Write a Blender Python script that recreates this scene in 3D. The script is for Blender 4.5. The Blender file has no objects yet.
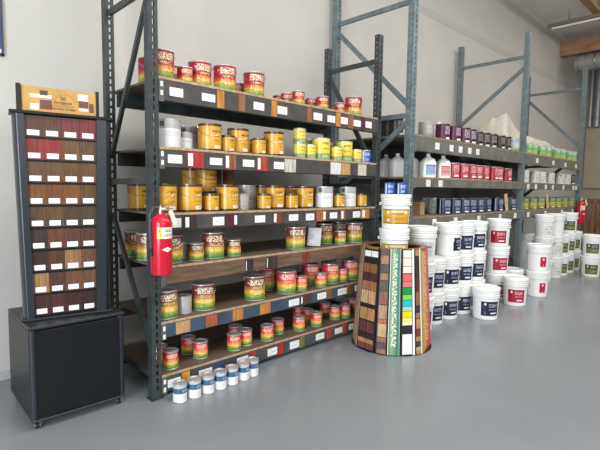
import bpy, math, random
import numpy as np
from math import sin, cos, pi, radians, atan2, hypot
from mathutils import Vector, Matrix
random.seed(7)
SC = bpy.context.scene
COL = SC.collection

# ---------------------------------------------------------------- camera
FPX, CAMH = 457.46, 1.4
_p, _r, _y = radians(4.62), radians(0.775), radians(44.253)
CF = Vector((sin(_y)*cos(_p), cos(_y)*cos(_p), -sin(_p)))
_R = Vector((cos(_y), -sin(_y), 0)); _U = _R.cross(CF)
CR = _R*cos(_r)+_U*sin(_r); CU = -_R*sin(_r)+_U*cos(_r)
CO = Vector((0, 0, CAMH))
cd = bpy.data.cameras.new('camera'); cam = bpy.data.objects.new('camera', cd); COL.objects.link(cam)
cd.sensor_width = 36; cd.lens = FPX*36/600; cd.clip_start = 0.05; cd.clip_end = 100
m = Matrix.Identity(4)
for i in range(3):
    m[i][0] = CR[i]; m[i][1] = CU[i]; m[i][2] = -CF[i]; m[i][3] = CO[i]
cam.matrix_world = m
SC.camera = cam

# ---------------------------------------------------------------- light and exposure
SC.view_settings.view_transform = 'Standard'
SC.view_settings.look = 'None'
SC.view_settings.gamma = 1
SC.view_settings.exposure = -0.27
try: SC.view_settings.use_curve_mapping = False
except Exception: pass
w = bpy.data.worlds.new('world'); SC.world = w; w.use_nodes = True
w.node_tree.nodes['Background'].inputs[0].default_value = (0.86, 0.93, 1.0, 1)
w.node_tree.nodes['Background'].inputs[1].default_value = 0.16

def area(name, loc, target, sx, sy, power, color):
    l = bpy.data.lights.new(name, 'AREA'); l.shape = 'RECTANGLE'; l.size = sx; l.size_y = sy
    l.energy = power; l.color = color
    o = bpy.data.objects.new(name, l); COL.objects.link(o); o.location = loc
    o.rotation_euler = (Vector(target)-Vector(loc)).to_track_quat('-Z', 'Y').to_euler()
    return o
# daylight through the doorway in the wall to the left, and through the open shop front
area('doorway_daylight', (-3.4, -0.4, 1.75), (4, 1.0, 1.3), 2.4, 2.9, 430, (0.84, 0.93, 1.0))
area('shopfront_daylight', (0.5, -5.0, 3.3), (3.2, 3, 1.0), 7.0, 1.8, 230, (1.0, 0.98, 0.95))
# skylight in the roof above the aisle
area('skylight', (4.2, -.2, 5.02), (4.2, .3, 0), 7.0, 1.6, 320, (1.0, 0.98, 0.95))

area('far_fill_light', (10.8, .2, 5.06), (10.8, .9, 0), 4.0, 1.6, 190, (1.0, 0.97, 0.92))  # unseen overhead fill, added to lighten the far right end

# ---------------------------------------------------------------- helpers
def ray(px, py): return CF*FPX + CR*(px-300) - CU*(py-225)
def at(px, py, **k):
    """point where the sight line of a photo point meets the plane X=, Y= or Z= (metres)"""
    a, v = list(k.items())[0]; i = 'XYZ'.index(a); d = ray(px, py)
    return CO + d*((v-CO[i])/d[i])
def proj(P):
    d = Vector(P)-CO; z = d.dot(CF)
    return 300+FPX*d.dot(CR)/z, 225-FPX*d.dot(CU)/z

class MB:
    def __init__(s): s.v = []; s.f = []; s.mi = []; s.cur = 0
    def add(s, vs, fs):
        n = len(s.v); s.v += [tuple(v) for v in vs]
        for f in fs: s.f.append([i+n for i in f]); s.mi.append(s.cur)
        return s
    def box(s, x0, x1, y0, y1, z0, z1, M=None):
        vs = [Vector((x, y, z)) for x in (x0, x1) for y in (y0, y1) for z in (z0, z1)]
        if M is not None: vs = [M @ v for v in vs]
        return s.add(vs, [(0,1,3,2),(4,6,7,5),(0,4,5,1),(2,3,7,6),(0,2,6,4),(1,5,7,3)])
    def bbox(s, x0, x1, y0, y1, z0, z1, b=.004, M=None):
        """box with chamfered edges"""
        vs = []; idx = {}
        for ix in (0, 1):
            for iy in (0, 1):
                for iz in (0, 1):
                    X, Y, Z = (x0, x1)[ix], (y0, y1)[iy], (z0, z1)[iz]
                    sx, sy, sz = (1, -1)[ix]*b, (1, -1)[iy]*b, (1, -1)[iz]*b
                    for a, p in enumerate(((X, Y+sy, Z+sz), (X+sx, Y, Z+sz), (X+sx, Y+sy, Z))):
                        idx[ix, iy, iz, a] = len(vs); vs.append(Vector(p))
        if M is not None: vs = [M @ v for v in vs]
        fs = []
        I = idx
        for k in (0, 1):
            fs.append([I[k,0,0,0], I[k,1,0,0], I[k,1,1,0], I[k,0,1,0]])
            fs.append([I[0,k,0,1], I[1,k,0,1], I[1,k,1,1], I[0,k,1,1]])
            fs.append([I[0,0,k,2], I[1,0,k,2], I[1,1,k,2], I[0,1,k,2]])
        for i in (0, 1):
            for j in (0, 1):
                fs.append([I[i,j,0,0], I[i,j,1,0], I[i,j,1,1], I[i,j,0,1]])
                fs.append([I[i,0,j,0], I[i,1,j,0], I[i,1,j,2], I[i,0,j,2]])
                fs.append([I[0,i,j,1], I[1,i,j,1], I[1,i,j,2], I[0,i,j,2]])
                for k in (0, 1): fs.append([I[i,j,k,0], I[i,j,k,1], I[i,j,k,2]])
        return s.add(vs, fs)
    def lathe(s, prof, n=28, c=(0, 0, 0), a0=0, a1=2*pi, cap=True):
        full = abs(a1-a0-2*pi) < 1e-6; vs = []; fs = []; m_ = n if full else n+1; L = len(prof)
        for k in range(m_):
            a = a0+(a1-a0)*k/n
            for r, z in prof: vs.append((c[0]+r*sin(a), c[1]-r*cos(a), c[2]+z))
        for k in range(n):
            k2 = (k+1) % m_
            for i in range(L-1): fs.append((k*L+i, k2*L+i, k2*L+i+1, k*L+i+1))
        if cap and full:
            if prof[0][0] > 1e-5: fs.append([k*L for k in range(m_)][::-1])
            if prof[-1][0] > 1e-5: fs.append([k*L+L-1 for k in range(m_)])
        return s.add(vs, fs)
    def tube(s, pts, r, n=8, closed=False):
        pts = [Vector(p) for p in pts]; vs = []; fs = []; N = len(pts); up = None
        rr = r if isinstance(r, (list, tuple)) else [r]*N
        for i, p in enumerate(pts):
            if closed: t = pts[(i+1) % N]-pts[i-1]
            else: t = pts[min(i+1, N-1)]-pts[max(i-1, 0)]
            t.normalize()
            if up is None:
                up = Vector((0, 0, 1)) if abs(t.z) < .9 else Vector((1, 0, 0))
            u = up-t*up.dot(t); u.normalize(); up = u; v = t.cross(u)
            for k in range(n):
                a = 2*pi*k/n; vs.append(p+(u*cos(a)+v*sin(a))*rr[i])
        for i in range(N if closed else N-1):
            j = (i+1) % N
            for k in range(n):
                k2 = (k+1) % n; fs.append((i*n+k, i*n+k2, j*n+k2, j*n+k))
        if not closed:
            fs.append(list(range(n))[::-1]); fs.append([(N-1)*n+k for k in range(n)])
        return s.add(vs, fs)
    def bar(s, a, b, w, h, side=(1, 0, 0)):
        """rectangular bar from a to b; w across 'side', h across the other way"""
        a = Vector(a); b = Vector(b); t = (b-a).normalized(); sd = Vector(side); sd = (sd-t*sd.dot(t)).normalized(); n = t.cross(sd)
        vs = [p+sd*(i*w/2)+n*(j*h/2) for p in (a, b) for i in (-1, 1) for j in (-1, 1)]
        return s.add(vs, [(0,2,3,1),(4,5,7,6),(0,1,5,4),(2,6,7,3),(0,4,6,2),(1,3,7,5)])
    def prism(s, poly, z0, z1, M=None):
        n = len(poly); vs = [Vector((x, y, z)) for z in (z0, z1) for x, y in poly]
        if M is not None: vs = [M @ v for v in vs]
        return s.add(vs, [list(range(n))[::-1], list(range(n, 2*n))]+[(i, (i+1) % n, n+(i+1) % n, n+i) for i in range(n)])
    def mesh(s, name, mats, ang=35):
        me = bpy.data.meshes.new(name); me.from_pydata(s.v, [], s.f); 
        for mt in (mats if isinstance(mats, (list, tuple)) else [mats]): me.materials.append(mt)
        me.polygons.foreach_set('material_index', s.mi)
        import bmesh
        bm = bmesh.new(); bm.from_mesh(me); bmesh.ops.recalc_face_normals(bm, faces=bm.faces); bm.to_mesh(me); bm.free()
        me.polygons.foreach_set('use_smooth', [True]*len(me.polygons))
        me.set_sharp_from_angle(angle=radians(ang)); me.update()
        return me
    def build(s, name, mats, parent=None, ang=35, link=True):
        o = bpy.data.objects.new(name, s.mesh(name, mats, ang))
        if link: COL.objects.link(o)
        if parent: o.parent = parent
        return o

def tag(o, label=None, cat=None, group=None, kind=None):
    if label:
        assert 4 <= len(label.split()) <= 16, label
        o['label'] = label
    if cat: o['category'] = cat
    if group: o['group'] = group
    if kind: o['kind'] = kind
    return o
def empty(name, loc=(0, 0, 0), rz=0, link=True):
    o = bpy.data.objects.new(name, None); o.empty_display_size = .05
    if link: COL.objects.link(o)
    o.location = loc; o.rotation_euler = (0, 0, rz); return o
def struct(name, mb, mat, ang=35): return tag(mb.build(name, mat, None, ang), kind='structure')

# ---------------------------------------------------------------- materials
MATS = {}
def mat(name, col, rough=.5, metal=0, spec=.5, noise=0, nscale=20, bump=0, bscale=60, coat=0, col2=None, stretch=(1, 1, 1)):
    if name in MATS: return MATS[name]
    M = bpy.data.materials.new(name); M.use_nodes = True; nt = M.node_tree; b = nt.nodes['Principled BSDF']
    b.inputs['Base Color'].default_value = (*col, 1); b.inputs['Roughness'].default_value = rough
    b.inputs['Metallic'].default_value = metal; b.inputs['Specular IOR Level'].default_value = spec
    b.inputs['Coat Weight'].default_value = coat
    if noise or bump:
        tc = nt.nodes.new('ShaderNodeTexCoord'); mp = nt.nodes.new('ShaderNodeMapping'); mp.inputs['Scale'].default_value = stretch
        nt.links.new(tc.outputs['Object'], mp.inputs[0])
    if noise:
        n = nt.nodes.new('ShaderNodeTexNoise'); n.inputs['Scale'].default_value = nscale; n.inputs['Detail'].default_value = 6
        nt.links.new(mp.outputs[0], n.inputs['Vector'])
        mx = nt.nodes.new('ShaderNodeMix'); mx.data_type = 'RGBA'
        c2 = col2 or tuple(c*(1-noise) for c in col); c1 = col if col2 else tuple(min(1, c*(1+noise)) for c in col)
        mx.inputs[6].default_value = (*c2, 1); mx.inputs[7].default_value = (*c1, 1)
        r = nt.nodes.new('ShaderNodeMapRange'); r.inputs[1].default_value = .3; r.inputs[2].default_value = .7
        nt.links.new(n.outputs[0], r.inputs[0]); nt.links.new(r.outputs[0], mx.inputs[0]); nt.links.new(mx.outputs[2], b.inputs['Base Color'])
    if bump:
        n2 = nt.nodes.new('ShaderNodeTexNoise'); n2.inputs['Scale'].default_value = bscale; n2.inputs['Detail'].default_value = 4
        nt.links.new(mp.outputs[0], n2.inputs['Vector'])
        bp = nt.nodes.new('ShaderNodeBump'); bp.inputs['Strength'].default_value = bump; bp.inputs['Distance'].default_value = .01
        nt.links.new(n2.outputs[0], bp.inputs['Height']); nt.links.new(bp.outputs[0], b.inputs['Normal'])
    MATS[name] = M; return M

def stain_mat():
    """wood veneer whose stain is the colour of the object"""
    M = bpy.data.materials.new('stained_wood'); M.use_nodes = True; nt = M.node_tree; b = nt.nodes['Principled BSDF']
    oi = nt.nodes.new('ShaderNodeObjectInfo'); tc = nt.nodes.new('ShaderNodeTexCoord'); mp = nt.nodes.new('ShaderNodeMapping')
    mp.inputs['Scale'].default_value = (90, 90, 7)
    add = nt.nodes.new('ShaderNodeVectorMath'); add.operation = 'ADD'
    sc = nt.nodes.new('ShaderNodeVectorMath'); sc.operation = 'SCALE'; sc.inputs[0].default_value = (3, 5, 7)
    nt.links.new(oi.outputs['Random'], sc.inputs['Scale']); nt.links.new(tc.outputs['Object'], add.inputs[0]); nt.links.new(sc.outputs[0], add.inputs[1])
    n = nt.nodes.new('ShaderNodeTexNoise'); n.inputs['Scale'].default_value = 1; n.inputs['Detail'].default_value = 5
    nt.links.new(add.outputs[0], mp.inputs[0]); nt.links.new(mp.outputs[0], n.inputs['Vector'])
    r = nt.nodes.new('ShaderNodeMapRange'); r.inputs[1].default_value = .3; r.inputs[2].default_value = .7; r.inputs[3].default_value = .55; r.inputs[4].default_value = 1.3
    nt.links.new(n.outputs[0], r.inputs[0])
    mx = nt.nodes.new('ShaderNodeVectorMath'); mx.operation = 'SCALE'
    nt.links.new(oi.outputs['Color'], mx.inputs[0]); nt.links.new(r.outputs[0], mx.inputs['Scale'])
    nt.links.new(mx.outputs[0], b.inputs['Base Color']); b.inputs['Roughness'].default_value = .42
    return M
STAIN = stain_mat()

def label_mat(name, stops, marks, rough=.32, metal=0, constant=False, spec=.5, speck=None):
    """printed wrap-round label: colour bands up the can and printed marks placed by angle round it.
    marks: (angle, half width, z0, z1, colour, style)"""
    M = bpy.data.materials.new(name); M.use_nodes = True; nt = M.node_tree; L = nt.links; b = nt.nodes['Principled BSDF']
    b.inputs['Roughness'].default_value = rough; b.inputs['Metallic'].default_value = metal; b.inputs['Specular IOR Level'].default_value = spec
    tc = nt.nodes.new('ShaderNodeTexCoord'); so = nt.nodes.new('ShaderNodeSeparateXYZ'); sg = nt.nodes.new('ShaderNodeSeparateXYZ')
    L.new(tc.outputs['Object'], so.inputs[0]); L.new(tc.outputs['Generated'], sg.inputs[0])
    def math(op, a, b_=None, c=None):
        n = nt.nodes.new('ShaderNodeMath'); n.operation = op
        for i, x in enumerate((a, b_, c)):
            if x is None: continue
            if isinstance(x, (int, float)): n.inputs[i].default_value = x
            else: L.new(x, n.inputs[i])
        return n.outputs[0]
    ang = math('ARCTAN2', so.outputs[0], math('MULTIPLY', so.outputs[1], -1)); z = sg.outputs[2]
    rp = nt.nodes.new('ShaderNodeValToRGB'); el = rp.color_ramp.elements
    if constant: rp.color_ramp.interpolation = 'CONSTANT'
    while len(el) < len(stops): el.new(.5)
    for e, (p, c) in zip(el, stops): e.position = p; e.color = (*c, 1)
    L.new(z, rp.inputs[0]); cur = rp.outputs[0]
    oi = nt.nodes.new('ShaderNodeObjectInfo')
    cv = nt.nodes.new('ShaderNodeCombineXYZ'); L.new(ang, cv.inputs[0]); L.new(z, cv.inputs[1]); L.new(math('MULTIPLY', oi.outputs['Random'], 9.0), cv.inputs[2])
    def noise(sx, sy, thr):
        mp = nt.nodes.new('ShaderNodeMapping'); mp.inputs['Scale'].default_value = (sx, sy, 1); L.new(cv.outputs[0], mp.inputs[0])
        n = nt.nodes.new('ShaderNodeTexNoise'); n.inputs['Scale'].default_value = 1; n.inputs['Detail'].default_value = 1.5; L.new(mp.outputs[0], n.inputs['Vector'])
        return math('GREATER_THAN', n.outputs[0], thr)
    for a, hw, z0, z1, c, st in marks:
        f = math('MULTIPLY', math('COMPARE', ang, a, hw), math('COMPARE', z, (z0+z1)/2, (z1-z0)/2))
        if st == 'text':      # rows of small letters
            rows = max(1, round((z1-z0)/.075))
            fr = math('FRACT', math('MULTIPLY', math('SUBTRACT', z, z0), rows/(z1-z0)))
            f = math('MULTIPLY', f, math('MULTIPLY', math('COMPARE', fr, .5, .3), noise(26, 9, .48)))
        elif st == 'script':  # one big brushed word
            f = math('MULTIPLY', f, noise(14, 22, .5))
        elif st == 'grass':
            f = math('MULTIPLY', f, noise(34, 7, .54))
        elif st == 'splat':
            f = math('MULTIPLY', f, noise(9, 9, .57))
        elif st == 'disc':
            da = math('DIVIDE', math('SUBTRACT', ang, a), hw); dz = math('DIVIDE', math('SUBTRACT', z, (z0+z1)/2), (z1-z0)/2)
            f = math('LESS_THAN', math('ADD', math('MULTIPLY', da, da), math('MULTIPLY', dz, dz)), 1.0)
        elif st == 'diamond':
            da = math('ABSOLUTE', math('DIVIDE', math('SUBTRACT', ang, a), hw)); dz = math('ABSOLUTE', math('DIVIDE', math('SUBTRACT', z, (z0+z1)/2), (z1-z0)/2))
            f = math('LESS_THAN', math('ADD', da, dz), 1.0)
        mx = nt.nodes.new('ShaderNodeMix'); mx.data_type = 'RGBA'
        L.new(f, mx.inputs[0]); L.new(cur, mx.inputs[6]); mx.inputs[7].default_value = (*c, 1); cur = mx.outputs[2]
    L.new(cur, b.inputs['Base Color'])
    return M

TIN = mat('tin', (.60, .59, .57), .34, .55)
TIN_DARK = mat('dark_tin', (.16, .13, .10), .3, .8)
STEEL = mat('wire', (.5, .5, .5), .3, 1.0)
WHITE_PL = mat('white_plastic', (.87, .87, .85), .34)
PAPER = mat('white_card', (.86, .86, .85), .6)
INK = mat('printed_ink', (.10, .10, .13), .6)
BLACK_LAM = mat('black_laminate', (.005, .006, .0075), .38, spec=.35)
BLACK_EDGE = mat('black_vinyl_edge', (.018, .023, .031), .34)
RACK_A = mat('charcoal_rack_paint', (.034, .042, .043), .5, noise=.35, nscale=14)
RACK_B = mat('blue_grey_rack_paint', (.135, .170, .180), .5, noise=.25, nscale=14)
BEAM_B = mat('olive_grey_beam_paint', (.15, .145, .125), .55, noise=.25, nscale=9)
FASC = [mat('fascia_charcoal', (.060, .052, .047), .6, noise=.25, nscale=11)]*3 + [mat('fascia_brown', (.14, .082, .05), .65, noise=.4, nscale=8, stretch=(.6, 1, 4)),
        mat('fascia_navy', (.045, .075, .11), .55, noise=.25, nscale=9), mat('fascia_slate', (.060, .064, .066), .55, noise=.25, nscale=9)]
BOARD = mat('shelf_board', (.15, .10, .066), .7, noise=.4, nscale=5, stretch=(.5, 4, 4), col2=(.085, .06, .042))
BOARD_EDGE = mat('board_edge', (.42, .29, .17), .7, noise=.3, nscale=30)
RUBBER = mat('black_rubber', (.015, .015, .016), .5)

# ---------------------------------------------------------------- the room
RX0, RX1, WY, CZ = -3.6, 14.3, 3.76, 5.12
FLOOR = mat('sealed_concrete', (.228, .247, .262), .25, noise=.05, nscale=1.4, bump=.10, bscale=55, spec=.45)
struct('floor', MB().box(RX0, RX1+1, -7, WY+.2, -.1, 0), FLOOR)
PAINT = mat('wall_paint', (.56, .532, .492), .8, noise=.035, nscale=2.2, bump=.03, bscale=30)
struct('wall_back', MB().box(RX0, RX1+1, WY, WY+.15, 0, CZ+.1), PAINT)
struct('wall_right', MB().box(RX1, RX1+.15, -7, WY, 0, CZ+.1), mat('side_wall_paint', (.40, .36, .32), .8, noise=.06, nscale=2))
# wall to the left has a tall doorway that lets the daylight in
lw = MB().box(RX0-.15, RX0, -7, -1.75, 0, CZ+.1); lw.box(RX0-.15, RX0, .95, WY, 0, CZ+.1); lw.box(RX0-.15, RX0, -1.75, .95, 3.25, CZ+.1)
struct('wall_left', lw, PAINT)
struct('ceiling', MB().box(RX0, RX1+1, -7, WY+.2, CZ, CZ+.1), mat('ceiling_board', (.78, .74, .69), .8, noise=.06, nscale=3))
struct('trim_1', MB().box(RX0, RX1, WY-.004, WY, 3.99, 4.10), mat('seam_tone', (.50, .485, .455), .8))  # thin level band, slightly darker than the wall around it
struct('baseboard_back', MB().box(RX0, RX1, WY-.012, WY, 0, .06), mat('base_grey', (.45, .45, .44), .6))
# roof timbers
WOOD = mat('roof_timber', (.36, .20, .10), .65, noise=.35, nscale=6, stretch=(6, .4, 2))
tag(MB().box(12.25, 12.45, -6, WY-.005, 4.62, 4.95).build('roof_beam', WOOD), 'brown timber roof beam running out above the grey pipes at upper right', 'beam')
tag(MB().box(8.2, 14.2, 2.58, 2.72, 4.93, 5.065).build('roof_purlin', mat('purlin_timber', (.36, .20, .10), .65, noise=.35, nscale=6, stretch=(.4, 6, 2))), 'brown timber purlin under the ceiling in the top right corner', 'beam')
t = empty('batten_light', (10.55, 1.9, 4.80)); tag(t, 'long thin light batten hung under the ceiling at upper right', 'light')
MB().bbox(-.03, .03, -1.6, 1.6, 0, .07, .01).build('housing', mat('batten_housing', (.20, .17, .14), .5), t)
MB().tube([(0, -1.5, -.03), (0, 1.5, -.03)], .022, 10).build('tube', mat('frosted_tube', (.85, .85, .83), .3), t)
mb = MB()
for y in (-1.2, 1.2): MB().box(-.008, .008, y-.008, y+.008, .07, .27).build('hanger', STEEL, t)
# corrugated duct below the beam
t = empty('air_duct', (12.35, 0, 4.40)); tag(t, 'grey ribbed air duct slung beneath the timber roof beam', 'duct')
pts = [Vector((0, -4.0+i*.1, 0)) for i in range(75)]
MB().tube(pts, [.17+.012*(i % 2) for i in range(len(pts))], 18).build('hose', mat('duct_grey', (.36, .34, .32), .45, .3), t)
MB().lathe([(.195, -.02), (.205, -.02), (.205, .02), (.195, .02), (.195, -.02)], 24, cap=False).build('end_collar', STEEL, t).matrix_local = Matrix.Translation((0, 3.38, 0)) @ Matrix.Rotation(pi/2, 4, 'X')
for y in (-.6, 1.4, 3.0):
    MB().tube([(0.195*sin(a), y, .195*cos(a)) for a in [2*pi*k/20 for k in range(20)]], .012, 6, True).build('strap', STEEL, t)
# ---------------------------------------------------------------- pallet racking
def slotted(mb, M, w_, h, sw, sh, pitch, cx, th=.004, z0=.05):
    """sheet strip w_ wide, h tall, with one column of slots really cut through; local x across, z up"""
    l, r = cx-sw/2, cx+sw/2
    mb.box(0, l, 0, th, 0, h, M); mb.box(r, w_, 0, th, 0, h, M)
    z = 0; k = z0
    while k+sh < h:
        mb.box(l, r, 0, th, z, k, M); z = k+sh; k += pitch
    mb.box(l, r, 0, th, z, h, M)
def post(parent, x, y, h, mat_, w_=.08, d=.07, rear=False):
    mb = MB(); T = Matrix.Translation
    slotted(mb, T((x, y, .006)), w_, h-.006, .015, .032, .052, w_*.55)
    R90 = Matrix.Rotation(pi/2, 4, 'Z')
    slotted(mb, T((x+.004, y+.004, .006)) @ R90, d-.004, h-.006, .009, .012, .052, d*.5)
    mb.box(x+w_-.004, x+w_, y+.004, y+d, .006, h)
    o = mb.build('post', mat_, parent)
    MB().box(x-.01, x+w_+.01, y-.015, y+d+.01, 0, .006).build('foot_plate', mat_, parent)
    return o

INV_TAGS = []
def rack(name, label, frames, braces, yf, yr, mat_, pw, pd):
    root = empty(name, (0, 0, 0)); tag(root, label, 'pallet rack')
    for x, h in frames:
        post(root, x, yf, h, mat_, pw, pd); post(root, x, yr-pd, h, mat_, pw, pd)
    for (x, y0, z0, y1, z1, w_) in braces:
        mb = MB(); mb.bar((x, y0, z0), (x, y1, z1), .025, w_); nm = 'horizontal_brace' if abs(z1-z0) < .12 else 'diagonal_brace'
        mb.build(nm, mat_, root)
    return root

R1F, R1R, R1X0, R1X1 = 2.731, 3.45, 1.336, 3.695
xl, xr = R1X0+.033, R1X1+.033
y0, y1 = R1F+.06, R1R-.06
br = []
for z in (.15, 1.43, 2.63): br.append((xl, y0, z, y1, z, .040))
br += [(xl, y1, 1.19, y0, .30, .032), (xl, y1, 1.62, y0, 2.60, .032)]
for z in (.15, 1.43, 2.645): br.append((xr, y0, z, y1, z, .045))
br += [(xr, y1, 1.19, y0, .30, .045), (xr, y0, 1.62, y1, 2.57, .045)]
rackA = rack('shelving_rack', 'dark grey slotted steel rack holding six shelves of stain cans', [(R1X0, 3.6), (R1X1, 2.888)], br, R1F, R1R, RACK_A, .066, .055)
S1Z = [2.091, 1.653, 1.227, .879, .511, .151]
S1H = [.13, .115, .10, .105, .095, .105]
beamsA = []
bx0, bx1 = R1X0+.068, R1X1-.002
for k, (z, h) in enumerate(zip(S1Z, S1H)):
    f = MB().bbox(bx0, bx1, R1F-.002, R1F+.04, z-.016-h, z-.016, .003).build('front_beam', FASC[k], rackA); beamsA.append(f)
    c = MB(); c.box(bx0, bx0+.034, R1F-.006, R1F-.002, z-.016-h-.01, z-.016)
    c.build('beam_connector', mat('connector_grey', (.10, .10, .10), .5), f)
    if k in (0, 1, 4, 5):
        for zz in (z-.045, z-.10): MB().bbox(bx0+.008, bx0+.026, R1F-.010, R1F-.006, zz-.018, zz+.014, .002).build('connector_tab', mat('tab_white', (.75, .75, .72), .5), f)
    MB().box(bx0, bx1, R1R-.11, R1R-.074, z-.016-h*.8, z-.016).build('rear_beam', RACK_A, rackA)
    b = MB(); b.box(bx0, bx1, R1F+.001, R1R-.005, z-.016, z); b.cur = 1; b.box(bx0, bx1, R1F-.004, R1F+.001, z-.016, z)
    b.build('shelf_board', [BOARD, BOARD_EDGE], rackA)

R2F, R2R = 2.60, 3.70
R2X = [4.085, 7.14, 10.08]; R2H = [3.72, 3.71, 3.755]
br = []
for i, x in enumerate(R2X):
    a = x+.04; y0, y1 = R2F+.06, R2R-.06
    for z in (.15, 1.0, 2.16 if i == 0 else 1.9, 3.295 if i == 0 else 3.37): br.append((a, y0, z, y1, z, .05))
    if i == 0: br += [(a, y1, 3.20, y0, 2.26, .05), (a, y0, 2.10, y1, 1.35, .055)]
    elif i == 1: br += [(a, y0, 3.22, y1, 2.44, .055), (a, y1, 2.3, y0, 1.35, .055)]
    else: br += [(a, y1, 3.25, y0, 2.27, .055), (a, y0, 2.1, y1, 1.3, .055)]
rackB = rack('warehouse_rack', 'tall blue grey pallet rack of two bays with olive beams behind the white pails', list(zip(R2X, R2H)), br, R2F, R2R, RACK_B, .08, .07)
S2Z = [1.972, 1.534, 1.111]; S2H = [.15, .09, .105]
beamsB = {}
for bay in (0, 1):
    a, b_ = R2X[bay]+.082, R2X[bay+1]-.002
    for k, (z, h) in enumerate(zip(S2Z, S2H)):
        f = MB().bbox(a, b_, R2F-.002, R2F+.045, z-.018-h, z-.018, .004).build('front_beam', BEAM_B, rackB); beamsB[bay, k] = f
        MB().box(a, a+.03, R2F-.006, R2F-.002, z-.03-h, z-.018).build('beam_connector', RACK_B, f)
        MB().box(a, b_, R2R-.115, R2R-.074, z-.018-h, z-.018).build('rear_beam', BEAM_B, rackB)
        bd = MB(); bd.box(a, b_, R2F+.004, R2R-.005, z-.018, z); bd.cur = 1; bd.box(a, b_, R2F-.004, R2F+.004, z-.018, z)
        bd.build('shelf_board', [mat('grey_board', (.17, .14, .11), .75, noise=.3, nscale=5), mat('grey_board_edge', (.26, .20, .13), .75, noise=.35, nscale=20)], rackB)

# cards and stain samples fixed to the shelf fronts -------------------------------------------------
CARD_INK = label_mat('card_print', [(0, (.86, .86, .85)), (1, (.86, .86, .85))], [], .6)
def card_mat():
    M = bpy.data.materials.new('shelf_card'); M.use_nodes = True; nt = M.node_tree; L = nt.links; b = nt.nodes['Principled BSDF']; b.inputs['Roughness'].default_value = .55
    tc = nt.nodes.new('ShaderNodeTexCoord'); s = nt.nodes.new('ShaderNodeSeparateXYZ'); L.new(tc.outputs['Generated'], s.inputs[0])
    def math(op, a, b_=None, c=None):
        n = nt.nodes.new('ShaderNodeMath'); n.operation = op
        for i, x in enumerate((a, b_, c)):
            if x is None: continue
            if isinstance(x, (int, float)): n.inputs[i].default_value = x
            else: L.new(x, n.inputs[i])
        return n.outputs[0]
    oi = nt.nodes.new('ShaderNodeObjectInfo'); cv = nt.nodes.new('ShaderNodeCombineXYZ')
    L.new(math('MULTIPLY', s.outputs[0], 22), cv.inputs[0]); L.new(math('MULTIPLY', s.outputs[2], 3), cv.inputs[1]); L.new(math('MULTIPLY', oi.outputs['Random'], 31), cv.inputs[2])
    n = nt.nodes.new('ShaderNodeTexNoise'); n.inputs['Scale'].default_value = 1; L.new(cv.outputs[0], n.inputs['Vector'])
    rows = math('COMPARE', math('FRACT', math('MULTIPLY', s.outputs[2], 3)), .5, .27)
    f = math('MULTIPLY', math('MULTIPLY', rows, math('GREATER_THAN', n.outputs[0], .47)), math('MULTIPLY', math('COMPARE', s.outputs[0], .5, .40), math('COMPARE', s.outputs[2], .5, .33)))
    mx = nt.nodes.new('ShaderNodeMix'); mx.data_type = 'RGBA'; L.new(f, mx.inputs[0]); mx.inputs[6].default_value = (.86, .86, .85, 1); mx.inputs[7].default_value = (.50, .49, .54, 1)
    L.new(mx.outputs[2], b.inputs['Base Color']); return M
CARD = card_mat()
def chip(name, xa, xb, y, z0, z1, mt, parent, th=.004, color=None):
    """a thin card centred on its own origin"""
    hx, hz = (xb-xa)/2, (z1-z0)/2
    o = MB().box(-hx, hx, -th/2, th/2, -hz, hz).build(name, mt, None)
    o.parent = parent; o.location = ((xa+xb)/2, y, (z0+z1)/2)
    if color: o.color = (*color, 1)
    return o
OR, BRN, DK, RD, TAN, MAR, CREAM, OL, NV = (.55, .22, .045), (.26, .115, .05), (.045, .03, .025), (.42, .035, .03), (.52, .30, .13), (.10, .02, .03), (.62, .56, .48), (.22, .18, .05), (.03, .08, .24)
W_ = 'card'; ST = 'strip'
ROWA = [
 (0, [(169.7,183,W_),(202,215,W_),(217,224,OR),(238,245,BRN),(253.7,264,W_),(271.5,276.8,OR),(277.6,287,W_),(307,312,BRN),(313.6,322,W_),(327.6,335,W_),(336,340.4,OR),(341,347.6,W_),(348,353,BRN),(353.6,360.6,W_),(361,365,MAR),(365.5,371.5,W_)]),
 (1, [(168,182,W_),(187.2,203.6,RD,187.8,192.5),(210,222,W_),(225,236,BRN,225.6,228.6),(243,254,W_),(257,268,(.40,.06,.03),257.5,260),(274,284,W_),(284.7,295.6,CREAM),(330.7,340.4,(.72,.70,.68)),(340.7,350,TAN),(358,366,CREAM)]),
 (2, [(171,181,W_),(183,196,DK,185,188.7),(213,224,W_),(225.5,237,MAR,234,236.6),(255,265,W_),(273,283,(.16,.05,.03),273.6,276),(289,298,W_),(306,314,W_),(316.5,326,(.36,.12,.04),323,325),(330,337,W_),(340.4,345,BRN,341,343),(353,360,W_),(361.4,369,OR,362,364.4)]),
 (3, [(245.5,253,DK,245.5,246.2),(266.5,277,(.06,.035,.03),266.5,267.2),(303,310,(.20,.05,.03))]),
 (4, [(176,190,TAN),(206,217,(.42,.10,.05)),(232.7,243,OR),(260,270,OR),(289,299,W_),(300.7,311,(.10,.045,.035),300.8,302),(317.5,326,W_),(327,332,BRN),(338,346.5,W_),(347,352.5,(.26,.11,.04)),(355,359,W_)]),
 (5, [(167,180.5,W_),(182,189.5,(.62,.30,.02)),(199,212,W_),(216,223,NV),(237,248,W_),(249.5,255,RD),(267.7,277,W_),(278,283,RD),(290,299,W_),(300,304,OL),(316,324,W_),(327,331.6,(.32,.05,.04)),(335,342,W_),(342.6,347,(.38,.08,.05)),(349,355,W_)]),
]
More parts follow.
